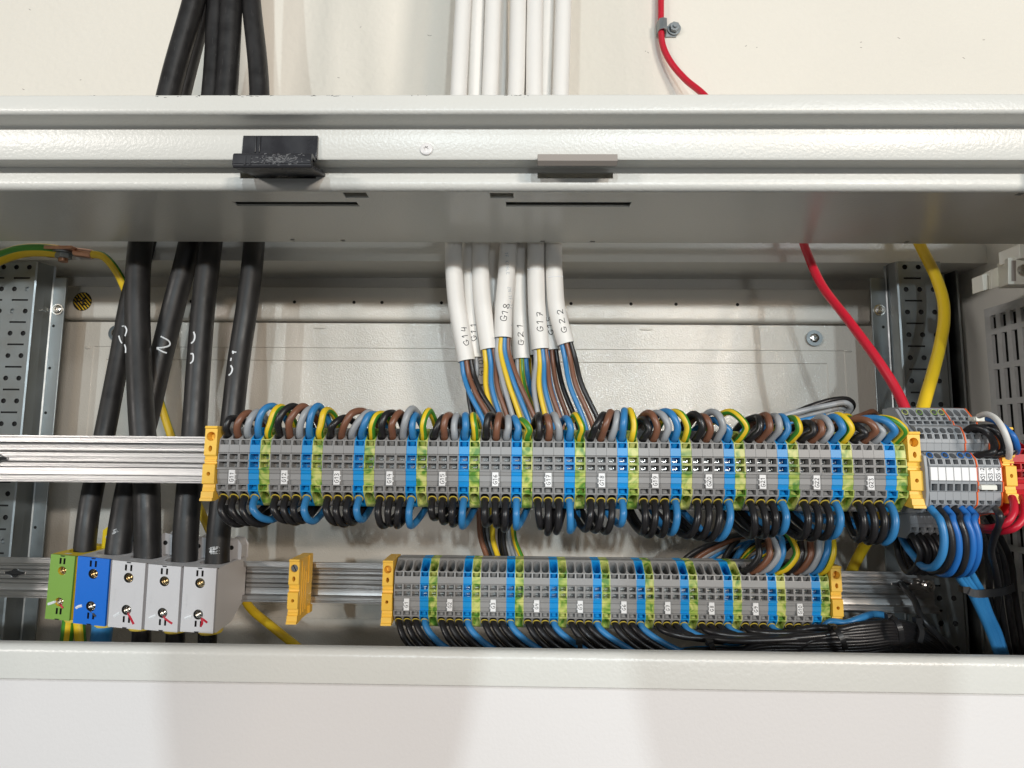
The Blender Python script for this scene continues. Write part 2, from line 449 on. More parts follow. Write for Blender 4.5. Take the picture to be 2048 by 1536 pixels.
mb = MB(); mb.box(XL, XR, YF3+22, YF3+23.5, zr+1.7, zr+28); mb.box(XL, XR, 470, 471.5, zr+1.7, zr+26)
mk('roof_stiffener', mb, M['paint'], cab)
mb = MB(); mb.box(XL, XR, YF1+34, YRE, zr+30, zr+31.5); mb.box(XL, XR, YRE-1.5, YRE, zr+1.7, zr+30)  # unseen box added above the roof plate to darken its slots
mk('roof_light_block', mb, M['paint'], cab)
# roof rear strip, back frame, back panel
YB = 640.0
zrr = zpx(523, 580)
mb = MB(); mb.extrude([(580, zrr+30), (580, zrr), (YB+2, zrr), (YB+2, zrr+1.5), (581.5, zrr+1.5), (581.5, zrr+30)], XL, XR)
mk('roof_rear_strip', mb, M['paint'], cab)
YBF = 628.0
zf0, zf1 = zpx(575, YBF), zpx(641, YBF)
mb = MB()
mb.extrude([(YB+1, zf0), *arc(YBF+2, zf0-2, 2, 90, 180, 4), *arc(YBF+4, zf1+4, 4, 180, 270, 5), (YB+1, zf1), (YB+1.5, zf1+2), (YB+1.5, zf0)], P(130, 600, YBF).x, P(1738, 600, YBF).x)
hb = mk('back_frame', mb, M['paint_back'], cab, ang=40)
for px in (382, 589, 708, 764, 883, 1142, 1262, 1352, 1475):
    hm = MB(); c = P(px, 606.5+(px-1024)*.006, YBF); hm.disc(c+Vector((0, -.08, 0)), (0, -1, 0), 1.8, 14)
    mk('frame_hole', hm, M['dark'], hb)
mb = MB()
xo0, xo1, zo0 = P(186, 700, YB).x, P(1690, 700, YB).x, zpx(697, YB)
xi0, xi1, zi0 = P(211, 730, YB).x, P(1655, 730, YB).x, zpx(724, YB)
zo1, zi1 = -178.0, -164.0
zb = -330.0
mb.quad((XL, YB, zrr), (XR+20, YB, zrr), (XR+20, YB, zo0), (XL, YB, zo0))
mb.quad((XL, YB, zo0), (xo0, YB, zo0), (xo0, YB, zo1), (XL, YB, zo1))
mb.quad((xo1, YB, zo0), (XR+20, YB, zo0), (XR+20, YB, zo1), (xo1, YB, zo1))
mb.quad((XL, YB, zo1), (XR+20, YB, zo1), (XR+20, YB, zb), (XL, YB, zb))
def ringstep(a, b, ya, yb):
    A = [(a[0], ya, a[2]), (a[1], ya, a[2]), (a[1], ya, a[3]), (a[0], ya, a[3])]
    B = [(b[0], yb, b[2]), (b[1], yb, b[2]), (b[1], yb, b[3]), (b[0], yb, b[3])]
    mb.add(A+B, [(i, (i+1) % 4, 4+(i+1) % 4, 4+i) for i in range(4)])
o_ = (xo0, xo1, zo0, zo1); i_ = (xi0, xi1, zi0, zi1)
def ins(q, d): return (q[0]+d, q[1]-d, q[2]-d, q[3]+d)
ringstep(o_, ins(o_, .8), YB, YB+.9); ringstep(ins(o_, .8), ins(i_, -.8), YB+.9, YB+.9)
ringstep(ins(i_, -.8), i_, YB+.9, YB+2.0)
mb.quad((i_[0], YB+2, i_[2]), (i_[1], YB+2, i_[2]), (i_[1], YB+2, i_[3]), (i_[0], YB+2, i_[3]))
bp = mk('back_panel', mb, M['paint_back'], cab, ang=20)
# weld lumps of the pressed panel
for (px, py, rx, rz) in ((176, 695, 7, 4), (640, 656, 15, 2.6), (1292, 659, 15, 2.6), (1696, 702, 9, 2.6)):
    mb = MB(); c = P(px, py, YB)
    n = 16; rings = []
    for j in range(4):
        a = j/3*math.pi/2
        rings.append([c+Vector((math.cos(2*math.pi*k/n)*rx*.5*math.cos(a), -1.6*math.sin(a), math.sin(2*math.pi*k/n)*rz*.5*math.cos(a))) for k in range(n)])
    for j in range(3):
        mb.add(rings[j]+rings[j+1], [(i, (i+1) % n, n+(i+1) % n, n+i) for i in range(n)])
    mk('weld_bead', mb, M['paint_back'], bp)
# side walls
mb = MB(); mb.box(XR, XR+1.5, YF3, YB+2, -560, zt-6)
sw = mk('side_wall', mb, M['paint'], cab)
mb = MB(); mb.box(365, XR+14, YF2, YF3+1, zc_lo, z2+.4); mk('side_light_block', mb, M['paint'], cab, bevel=1.5)  # unseen jamb added to keep lamp light off the right interior
mb = MB(); mb.box(XL-1.5, XL, YF3, YB+2, -560, zt-6)
mk('side_wall', mb, M['paint'], cab)
mb = MB(); mb.box(XR-14, XR-12, 604, 640, -330, zpx(520, 604, 1900)); mb.box(XR-22, XR-20, 612, 640, -330, zpx(520, 604, 1900))
mk('corner_upright', mb, M['galv'], cab)
# lower front cover
YC = 390.0
zc0 = zpx(1304, YC); zc1 = zpx(1374, YC)
mb = MB()
mb.extrude([(YC+8, zc0), *arc(YC+5, zc0-5, 5, 90, 180, 6), (YC, zc1+.5), (YC+.6, zc1), (YC+8, zc1)], XL-20, XR+20)
mk('cover_lip', mb, M['paint'], cab, ang=40)
mb = MB()
mb.extrude([(YC+8, zc1-.4), (YC+1.4, zc1-.4), (YC+.4, zc1-1.2), (YC+.4, -560), (YC+8, -560)], XL-20, XR+20)
mk('lower_cover', mb, M['paint_front'], cab, ang=40)
mb = MB(); mb.box(XL, XR, YC+26, YB, -336, -330)
mk('bottom_plate', mb, M['paint'], cab)
# torx screw on the frame
def screw(name, c, nrm, r, m, parent=None, slot='torx', dome=1.6, **kw):
    mb = MB(); c = Vector(c); nrm = Vector(nrm).normalized()
    a = nrm.orthogonal().normalized(); b = nrm.cross(a); n = 24; rings = []
    for (rr, hh) in ((1, 0), (1, .35), (.92, .7), (.7, .92), (.42, 1.0)):
        rings.append([c+nrm*hh*dome+(a*math.cos(2*math.pi*k/n)+b*math.sin(2*math.pi*k/n))*r*rr for k in range(n)])
    def lob(k): return .42 if slot == 'ph' and k % 6 < 2 else (.20 if slot == 'ph' else (.40 if k % 4 < 2 else .27))
    rings.append([c+nrm*dome+(a*math.cos(2*math.pi*k/n)+b*math.sin(2*math.pi*k/n))*r*lob(k) for k in range(n)])
    rings.append([c+nrm*dome*.2+(a*math.cos(2*math.pi*k/n)+b*math.sin(2*math.pi*k/n))*r*lob(k)*.9 for k in range(n)])
    for j in range(len(rings)-1):
        mb.add(rings[j]+rings[j+1], [(i, (i+1) % n, n+(i+1) % n, n+i) for i in range(n)])
    mb.add(rings[-1], [tuple(range(n))])
    return mk(name, mb, m, parent, **kw)
def washer(c, nrm, r0, r1, h, m, parent):
    mb = MB(); mb.ringdisc(c, nrm, r0, r1, h, 24); return mk('washer', mb, m, parent)
screw('torx_screw', P(853, 299, YF2), (0, -1, 0), 4.6, M['paint_front'], slot='torx', dome=1.8, label='white painted torx screw in the cabinet top frame', cat='screw')
for (px, py, lab) in ((236, 667, 'zinc screw with washer beside the black cables, half hidden behind one'), (1626, 677, 'zinc screw with washer on the back panel beside the red wire')):
    c = P(px, py, YB); s_ = screw('panel_screw', c+Vector((0, -2, 0)), (0, -1, 0), 5, M['steel'], dome=3.5, slot='torx', label=lab, cat='screw', group='panel fixing screws')
    washer(c+Vector((0, -2.2, 0)), (0, -1, 0), 0, 8.5, 1.2, M['galv'], s_)
# ================================================================== black and grey edge clips
def clip_black():
    x0, x1 = P(480, 290, 396).x, P(631, 290, 396).x
    xa, xb = P(463, 325, 388).x, P(621, 325, 388).x
    root = empty('edge_clip', ((x0+x1)/2, 400, zpx(355, 405)), 'black plastic clip gripping the frame edge, scuffed white along its ridge', 'clip')
    mb = MB(); zt_, zb_ = zpx(272, YF2-2), zpx(318, YF2-2)
    mb.extrude([(YF2-.4, zt_), (YF2-2.4, zt_+.3), (YF2-3.2, zb_), (YF2-.4, zb_)], x0, x1)
    mb.box(x0+9, x0+10.2, YF2-3.7, YF2-2.0, zb_+4, zt_-.5); mb.box(x0+12, x0+13, YF2-3.7, YF2-2.0, zb_+4, zt_-.5)
    mk('back_plate', mb, M['rubber'], root, bevel=.4)
    mb = MB(); yq = 389.0
    za, zbq, zc_ = zpx(304, yq), zpx(336, yq), zpx(354, 400)
    prof = [(YF2-3, za-.5), *arc(yq+2.5, za-2.5, 2.5, 90, 180, 5), (yq, zbq+3), *arc(yq+3, zbq+3, 3, 180, 235, 4), (YF3-1, zpx(354, YF3)), (YF3+8, zpx(354, YF3)), (YF3+8, zpx(354, YF3)+2.2), (YF3-3, zpx(354, YF3)+2.6), (yq+4, zbq+4), (yq+2.5, za-3), (YF2-3, za-2.5)]
    n = len(prof)
    def xq(y): # the ends splay outward towards the front
        t = max(0, min(1, (YF2-y)/(YF2-yq))); return x0+(xa-x0)*t, x1+(xb-x1)*t
    vs = [(xq(y)[0], y, z) for y, z in prof]+[(xq(y)[1], y, z) for y, z in prof]
    mb.add(vs, [(i, (i+1) % n, n+(i+1) % n, n+i) for i in range(n)]+[tuple(range(n-1, -1, -1)), tuple(range(n, 2*n))])
    ho = mk('hook', mb, M['rubber'], root, bevel=.5, keep=True)
    rnd = random.Random(3); st = []
    for k in range(150):
        a = rnd.gauss(556, 24); b = rnd.gauss(320, 5)
        st.append([(a, b), (a+rnd.uniform(1, 7), b+rnd.uniform(-3, 1))])
    decal('scuff', ho, st, .7, M['scuff'], off=-.28)
    mb = MB()
    for xx in (x0+7, x0+10.5): mb.extrude([(yq-.3, za-3), (yq-.5, zbq+2), (yq+.5, zbq+2), (yq+.5, za-3)], xx, xx+1.2)
    mk('rib', mb, M['rubber'], ho)
M['scuff'] = mat('scuffed_plastic', (.17, .17, .175), .45, var=.5, vscale=700)
M['faint'] = mat('faint_scratch', (.09, .085, .085), .5)
clip_black()
x0, x1 = P(1075, 322, 399).x, P(1234, 322, 399).x
mb = MB(); za, zb2 = zpx(315, 399, 1150), zpx(328, 399, 1150)
mb.extrude([(YF2-.5, za), (397.5, za-.2), (397.2, zb2+1.6), (398.4, zb2), (YF2+6, z2-.4), (YF2+6, z2-1.6), (399.6, zb2-1.2), (396.0, zb2+1.0), (396.2, za+1.1), (YF2-.5, za+1.2)], x0, x1)
mk('edge_trim', mb, M['taupe'], bevel=.25, label='taupe grey plastic trim piece on the frame edge above an empty slot', cat='trim')
# ================================================================== perforated steel uprights
def perforated(name, pxa, pxb, Y, flange, side, lab, nrow=17, topy=545):
    xa, xb = P(pxa, 700, Y).x, P(pxb, 700, Y).x
    ztop = zpx(topy-22, Y, (pxa+pxb)/2)
    root = empty(name, ((xa+xb)/2, Y, -330), lab, 'steel upright', 'perforated uprights')
    mb = MB(); cw, chh = 13.0, 11.15
    nc = max(1, int((xb-xa)/cw)); ex = (xb-xa-nc*cw)
    xs = xa if side > 0 else xa+ex
    if ex > .1:
        if side > 0: mb.quad((xs+nc*cw, Y, ztop), (xb, Y, ztop), (xb, Y, ztop-2*nrow*chh), (xs+nc*cw, Y, ztop-2*nrow*chh))
        else: mb.quad((xa, Y, ztop), (xs, Y, ztop), (xs, Y, ztop-2*nrow*chh), (xa, Y, ztop-2*nrow*chh))
    for r_ in range(2*nrow):
        zt_ = ztop-r_*chh
        if r_ % 2 == 0:
            for c in range(nc):
                mb.panel((xs+c*cw, Y, zt_), (cw, 0, 0), (0, 0, -chh), (.5, .5, 2.45/cw, 2.45/chh, 2), (0, 2, 0), 0, 0 if (r_*7+c*3) % 11 == 5 else 1)
        else:
            c = 0 if side > 0 else nc % 2
            if c: mb.quad((xs, Y, zt_), (xs+cw*c, Y, zt_), (xs+cw*c, Y, zt_-chh), (xs, Y, zt_-chh))
            while c+2 <= nc:
                mb.panel((xs+c*cw, Y, zt_), (2*cw, 0, 0), (0, 0, -chh), (.5, .5, 8.2/(2*cw), .85/chh, 30), (0, 2, 0), 0, 1); c += 2
            if c < nc: mb.quad((xs+c*cw, Y, zt_), (xs+nc*cw, Y, zt_), (xs+nc*cw, Y, zt_-chh), (xs+c*cw, Y, zt_-chh))
    mk('perforated_face', mb, [M['galv'], M['dark']], root)
    # bent side leg and fixing flange
    mb = MB(); zb_ = ztop-2*nrow*chh
    xe = xb if side < 0 else xa
    fx = flange
    s_ = -side
    def strip(a, b): mb.quad((a[0], a[1], ztop), (b[0], b[1], ztop), (b[0], b[1], zb_), (a[0], a[1], zb_))
    path = [(xe, Y), (xe+s_*1.6, Y+.5), (xe+s_*2.2, Y+2), (xe+s_*4, Y+9), (fx[0]-s_*1.5, Y+15), (fx[0], Y+16.2)]
    for a, b in zip(path[:-1], path[1:]): strip(a, b)
    mk('bent_leg', mb, M['galv'], root, ang=70)
    mb = MB(); f0, f1 = sorted(fx)
    mb.box(f0, f1, Y+15, Y+16.5, zb_, ztop-12)
    fl = mk('fixing_flange', mb, M['galv'], root, bevel=.4)
    for k, zz in enumerate((ztop-62, ztop-105, ztop-150, ztop-205, ztop-262, ztop-305)):
        fm = MB(); fm.disc(((f0+f1)/2-s_*3, Y+14.9, zz), (0, -1, 0), 1.5, 14)
        mk('flange_hole', fm, M['dark'], fl)
    c = ((f0+f1)/2, Y+14.9, ztop-12-33)
    screw('flange_screw', c, (0, -1, 0), 4.4, M['steel'], fl, slot='torx', dome=2.6)
    washer(c, (0, -1, 0), 0, 5.6, .8, M['steel'], fl)
    return root
YP = 575.0
perforated('perforated_upright', -190, 56, YP, (P(96, 700, YP+15).x, P(121, 700, YP+15).x), -1, 'galvanised perforated steel upright beside the yellow striped round sticker')
perforated('perforated_upright', 1806, 1892, YP, (P(1778, 700, YP+15).x, P(1748, 700, YP+15).x), 1, 'galvanised perforated steel upright behind the yellow wire')
# bent metal drip inside the left flange etc. : round sticker
c = P(165, 603, YBF-.3); rs = 10.2
st = empty('warning_sticker', c, 'round yellow sticker with black diagonal stripes and the letters PE', 'sticker')
mb = MB(); mb.disc(c, (0, -1, 0), rs, 36, 0, .15); mk('disc', mb, M['stkr'], st)
mb = MB()
for k in range(-3, 4):
    d = k*2.9; hl = math.sqrt(max(0, (rs-.2)**2-d*d)); a = R(-48)
    u = Vector((math.cos(a), 0, math.sin(a))); v = Vector((-math.sin(a), 0, math.cos(a)))
    q = c+v*d+Vector((0, -.25, 0)); wv = v*.8
    mb.quad(q-u*hl-wv, q+u*hl-wv, q+u*hl+wv, q-u*hl+wv)
mk('stripe', mb, M['ink'], st)
mb = MB(); mb.ringdisc(c+Vector((0, -.16, 0)), (0, -1, 0), rs-.55, rs, .1, 36); mk('rim', mb, M['ink'], st)
ink_flat('lettering', 'PE', c+Vector((0, -.35, 0)), (1, 0, 0), (0, 0, 1), 7.0, 1.5, M['ink'], st, jit=0, adv=1.3)
# ================================================================== DIN rails
def rail(name, xa, xb, Yf, zc, roll, lab, holes=()):
    root = empty(name, ((xa+xb)/2, Yf, zc-17.5), lab, 'rail')
    h = 17.5
    pts = [(0, h), (0, h-1.2), (1.2, h-1.6), (1.2, h-5.0), (6.6, h-5.4), (7.0, h-7.0)]
    fl = []
    zz = h-7.0
    # fine extruded grooves on the web
    pat = [(7.0, -1.2), (6.2, -.4), (6.2, -.5), (7.0, -.4), (7.0, -1.6), (6.2, -.4), (6.9, -.5), (6.2, -.5), (7.0, -.4), (7.0, -3.0), (6.3, -.4), (6.3, -.4), (7.0, -.4), (7.0, -2.4), (6.2, -.4), (6.9, -.4), (6.2, -.4), (7.0, -.4), (7.0, -2.4), (6.3, -.4), (7.0, -.4)]
    z_ = zz
    for y, dz in pat:
        z_ += dz
        if z_ < -h+7.2: break
        pts.append((y, z_))
    pts += [(7.0, -h+7.0), (6.6, -h+5.4), (1.2, -h+5.0), (1.2, -h+1.6), (0, -h+1.2), (0, -h)]
    back = [(y+1.2, z) for y, z in reversed(pts)]
    prof = [(Yf+y, z) for y, z in pts+back]
    mb = MB(); mb.extrude(prof, xa, xb)
    Mr = Matrix.Translation(Vector((0, 0, zc))) @ Matrix.Rotation(R(roll), 4, 'Y')
    mb.xf(Mr)
    ro = mk('extrusion', mb, M['alu'], root, ang=25)
    return root, Mr
UY = 421.0                                       # front plane of the upper blocks
UX0 = P(432, 940, UY).x; UPITCH = (P(1818, 945, UY).x-UX0)/65.0
zu = P(1100, 942.5, UY).z
rU, MU = rail('din_rail', XL+6, XR-4, UY+31, P(200, 918, UY+31).z, 0, 'aluminium mounting rail carrying the terminals G11 to G23')
LY = 513.0
LX0 = P(787, 1195, LY).x; LPITCH = (P(1662, 1204, LY).x-LX0)/50.0
zl = P(1230, 1200, LY).z
rL, ML = rail('din_rail', XL+20, P(1878, 1170, LY+31).x, LY+31, P(720, 1168, LY+31).z, .25, 'aluminium mounting rail carrying the terminals G1 to G10')
# keyholes and tooling details on the rails
def keyhole(px, py, Y, parent, s=1.0):
    mb = MB(); c = P(px, py, Y); r1 = 4.2*s
    pl = []
    for k in range(24):
        a = 2*math.pi*k/24
        x, z = math.cos(a)*r1, math.sin(a)*r1
        if abs(z) < 1.7*s: x = math.copysign(9.5*s, x)
        pl.append((c.x+x, Y, c.z+z))
    mb.add(pl, [tuple(range(24))])
    mk('slot', mb, M['dark'], parent)
    mb = MB()
    tube(mb, [Vector(p)+Vector((0, .1, 0)) for p in pl+[pl[0]]], .35, 6, smooth=False)
    mk('slot_rim', mb, M['alu'], parent)
keyhole(30, 1146, LY+37.3, rL); keyhole(1803, 1168, LY+37.3, rL, .9)
keyhole(-5, 917, UY+37.3, rU, .8)
c = P(1855, 1171, LY+36); screw('rail_screw', c, (0, -1, 0), 5.2, M['steel'], rL, slot='ph', dome=4)
# shelf bracket dark plate behind the rail's right end
mb = MB(); ya = 572.0
mb.box(P(1700, 1200, ya).x, P(1880, 1200, ya).x, ya, ya+1.5, zpx(1213, ya, 1790), zpx(1203, ya, 1790))
mk('rail_foot', mb, M['galv'], rL)

# ================================================================== TERMINAL BLOCKS
def block_mesh(wd, prof, back, wall=.0):
    """prof: list of (z, d, hole, depth) from the top down; hole belongs to the face that starts at this point"""
    mb = MB(); x0 = -wd/2
    for a, b in zip(prof[:-1], prof[1:]):
        O = Vector((x0, a[1], a[0])); V = Vector((0, b[1]-a[1], b[0]-a[0]))
        if a[2] is None: mb.panel(O, (wd, 0, 0), V)
        else:
            nd = a[3]
            mb.panel(O, (wd, 0, 0), V, a[2], nd, 0, 0)
    pts = [(p[1], p[0]) for p in prof]
    zt_, zb_ = prof[0][0], prof[-1][0]
    pts2 = pts+[(back, zb_), (back, zt_)]
    n = len(pts2)
    for sx in (x0, -x0):
        mb.add([(sx, y, z) for y, z in pts2], [tuple(range(n))] if sx < 0 else [tuple(range(n-1, -1, -1))])
    mb.quad((x0, pts[0][0], zt_), (-x0, pts[0][0], zt_), (-x0, back, zt_), (x0, back, zt_))
    mb.quad((x0, pts[-1][0], zb_), (-x0, pts[-1][0], zb_), (-x0, back, zb_), (x0, back, zb_))
    mb.quad((x0, back, zt_), (-x0, back, zt_), (-x0, back, zb_), (x0, back, zb_))
    return mb
RH = (.5, .5, .40, .40, 30)
def bprof():
    top = (.5, .52, .43, .46, 3.2)
    jd = Vector((0, 7, 0))
    return [(28.6, 33, None, None), (29.2, 27, None, None), (28.9, 26.6, None, None), (28.9, 22, None, None), (29.3, 21.6, None, None), (29.2, 15, None, None), (28.6, 14, top, Vector((0, 9, -11))), (20.4, 3.0, (.5, .52, .41, .40, 30), Vector((0, 8, -2))),
            (16.2, 2.2, None, None), (11.2, 1.9, None, None), (10.9, 2.6, None, None), (10.3, 1.6, (.5, .5, .41, .44, 30), jd), (5.9, 1.5, None, None), (5.6, .8, None, None), (5.0, .8, None, None), (4.8, 1.5, (.5, .5, .41, .44, 30), jd),
            (.5, 1.5, None, None), (.2, .6, None, None), (-.6, .6, None, None), (-1.0, 1.8, None, None), (-2.8, 2.2, None, None), (-3.2, 1.5, None, None), (-3.8, 2.0, None, None), (-7.6, 2.1, None, None), (-7.9, 2.6, None, None), (-10.8, 3.4, None, None),
            (-11.0, 1.3, (.5, .48, .40, .36, 30), Vector((0, 8, 2))), (-15.8, 2.2, (.5, .47, .43, .45, 3.2), Vector((0, 9, 10))), (-25.6, 11.5, None, None), (-26.6, 13, None, None)]
BP = block_mesh(UPITCH-.16, bprof(), 34.0)
BMESH = {k: mesh('terminal_block_'+k, BP, M[k], Vector((0, 0, 0)), 25) for k in ('grey', 'blue', 'gy', 'red')}
cb = MB()                                               # spring contacts glinting in the jumper slots
for zc in (8.0, 2.7):
    cb.box(-1.2, 1.5, 7.2, 8.3, zc-1.2, zc-.7)
    cb.box(1.25, 1.6, 6.2, 8.3, zc-1.1, zc+.4)
CMESH = mesh('contact', cb, M['steel'], Vector((0, 0, 0)))
def block(kind, org, label, group, cat='terminal block'):
    o = bpy.data.objects.new('terminal_block', BMESH[kind]); COL.objects.link(o); place(o, org)
    tag(o, label, cat, group)
    c = bpy.data.objects.new('contact', CMESH); COL.objects.link(c); place(c, Vector(org), o)
    return o
def marker(o, org, text, hw=2.15, hh=4.75, dz=-5.9, y=.4):
    mb = MB(); org = Vector(org)
    mb.box(org.x-hw, org.x+hw, org.y+y, org.y+2.2, org.z+dz-hh, org.z+dz+hh)
    sd = 1 if text < 'G17' and len(text) == 3 else -1
    for zz in (-2.0, 1.5): mb.box(org.x+sd*hw, org.x+sd*(hw+.7), org.y+y+.1, org.y+2.0, org.z+dz+zz-.4, org.z+dz+zz+.4)
    t = mk('marker_tag', mb, M['tagw'], o)
    ink_flat('lettering', text, (org.x, org.y+y, org.z+dz), (0, 0, 1), (-1, 0, 0), 2.9, .42, M['ink'], t, jit=.06, adv=1.12 if len(text) > 2 else 1.3)
KINDS = ['grey', 'grey', 'grey', 'blue', 'gy']
UBASE = {}; LBASE = {}
def row(X0, pitch, Yf, zc, first, last, rowname, base, tilt):
    i = 0
    for g in range(first, last+1):
        for k in range(5):
            x = X0+pitch*(i+.5); i += 1
            org = Vector((x, Yf, zc+tilt*(x-X0)))
            G = 'G%d' % g
            lab = ['grey terminal block ahead of the %s tag, next to its tagged neighbour' % G,
                   'grey terminal block wearing the handwritten white tag %s' % G,
                   'grey terminal block between the %s tag and the blue terminal' % G,
                   'blue terminal block following the tag %s on the %s rail' % (G, rowname),
                   'mottled green and yellow earth terminal block closing the %s set' % G][k]
            o = block(KINDS[k], org, lab, 'terminal blocks on the %s rail' % rowname)
            if k == 1: marker(o, org, G)
            base[(g, k)] = org
row(UX0, UPITCH, UY, zu, 11, 23, 'upper', UBASE, 0.0)
row(LX0, LPITCH, LY, zl, 1, 10, 'lower', LBASE, 0.0)
# ------------------------------------------------------------------ yellow end clamps
def end_clamp(org, label, loose=False, wd=8.6):
    root = empty('end_clamp', Vector(org)+Vector((0, 20, -29)), label, 'end clamp', 'yellow end clamps')
    x0 = org[0]-wd/2
    prof = [(29.5, 30, None, None), (29.5, 0, None, None), (28.0, -.6, None, None), (27.4, .4, None, None), (27.3, .4, (.5, .48, .37, .30, 2), Vector((0, 9, 0))),
            (16.6, .2, (.5, .42, .15, .30, 2), Vector((0, 8, 0))), (9.4, 0, None, None), (8.6, .4, None, None), (8.4, 1.8, None, None), (6.0, 2.0, None, None), (5.8, 1.2, None, None), (4.6, 1.2, None, None), (4.4, 2.2, None, None), (3.2, 2.0, None, None), (2.6, -.3, None, None),
            (2.4, -.5, (.5, .5, .15, .11, 2), Vector((0, 8, 0))), (-10.4, -.5, None, None), (-11, -.1, None, None), (-11.2, 1.6, None, None), (-13.6, 1.4, None, None), (-13.8, .9, None, None), (-16, .9, None, None), (-16.3, -.4, None, None), (-20.5, -.9, None, None), (-20.8, -1.9, None, None), (-22.6, -2.1, None, None), (-22.8, 2, None, None), (-21, 12, None, None)]
    mb = block_mesh(wd, prof, 32.0).xf(Matrix.Translation(Vector(org)))
    b = mk('clamp_body', mb, M['yellow'], root, ang=25)
    if loose:
        mb = MB(); X = org[0]+wd/2
        for k, yy in enumerate((6.5, 11.5, 16.5)):
            mb.box(X, X+.7, org[1]+yy, org[1]+yy+2.2, org[2]-17+k, org[2]+27-k*5)
        mb.box(X, X+1.0, org[1]+22, org[1]+30, org[2]+6, org[2]+29)
        mk('side_rib', mb, M['yellow'], b)
        mb = MB(); mb.box(org[0]+1, org[0]+6.5, org[1]+24, org[1]+30, org[2]-20, org[2]-14); mk('rail_hook', mb, M['yellow'], b)
    c = Vector(org)+Vector((0, 2.0 if loose else 7.5, 22.2))
    sc = MB(); sc.disc(c, (0, -1, 0), 2.9, 20, 0, .8); s_ = mk('clamp_screw', sc, M['steel'] if loose else M['yellow'], root)
    if loose:
        sc = MB(); a = R(60); u = Vector((math.cos(a), 0, -math.sin(a))); v = Vector((math.sin(a), 0, math.cos(a))); q = c+Vector((0, -.9, 0))
        sc.quad(q-u*2.8-v*.4, q+u*2.8-v*.4, q+u*2.8+v*.4, q-u*2.8+v*.4); mk('screw_slot', sc, M['dark'], s_)
    return root
end_clamp((P(418, 935, UY).x, UY, zu), 'yellow end clamp holding the G11 terminals on the rail')
end_clamp((P(1832, 945, UY).x, UY, zu), 'yellow end clamp between the G23 terminals and the grey double deck blocks')
end_clamp((P(774, 1192, LY).x, LY, zl), 'yellow end clamp holding the G1 terminals on the rail')
end_clamp((P(1675, 1200, LY).x, LY, zl), 'yellow end clamp closing the G10 terminals on the rail')
end_clamp((P(586, 1188, LY).x, LY, zl), 'loose yellow end clamp standing alone on bare rail, ribbed side showing', True)
# ================================================================== WIRES
CN = ['black', 'brown', 'grey', 'blue', 'green and yellow striped']
CM = ['wblack', 'wbrown', 'wgrey', 'wblue', None]
STR = [0, 0, 0, 0, 0, 1, 1, 0, 0, 1, 1, 1]
def wire(pts, r, mname, label, group, cat='wire', ferrule=None, phase=0.0, twist=.012, seg=8, name='wire', n=12, parent=None):
    mb = MB()
    if mname is None or mname == 'gy':
        tube(mb, pts, r, n, seg, stripes=STR, twist=twist, phase=phase)
        o = mk(name, mb, [M['wyel'], M['wgrn']], label=label, cat=cat, group=group, ang=60, parent=parent)
    else:
        tube(mb, pts, r, n, seg)
        o = mk(name, mb, M[mname], label=label, cat=cat, group=group, ang=60, parent=parent)
    if ferrule:
        a, b = Vector(ferrule[0]), Vector(ferrule[1]); fm = MB()
        fm.ringdisc(a, b, 2.5, ferrule[2], .5, 22)
        mk('ferrule', fm, M['ferrule'], o)
    return o
rnd = random.Random(11)
UPK = {11: [(469,829),(494,818),(512,816),(541,804),(556,806)], 12: [(587,805),(606,805),(621,809),(634,804),(650,812)],
 13: [(690,828),(718,814),(734,817),(745,821),(762,820)], 14: [(783,818),(800,818),(824,810),(830,823),(858,814)],
 15: [(885,827),(898,823),(913,824),(930,823),(947,823)], 16: [(981,822),(998,822),(1015,828),(1028,828),(1042,833)],
 17: [(1079,822),(1094,825),(1109,822),(1132,829),(1150,823)], 18: [(1207,822),(1221,817),(1234,818),(1249,814),(1261,813)],
 19: [(1287,831),(1299,818),(1315,818),(1333,815),(1352,816)], 20: [(1388,820),(1405,825),(1425,816),(1428,832),(1462,816)],
 21: [(1515,827),(1531,823),(1549,825),(1566,825),(1587,829)], 22: [(1616,838),(1637,837),(1648,827),(1668,826),(1678,823)],
 23: [(1708,844),(1716,831),(1742,836),(1744,829),(1766,829)]}
WR = 2.5
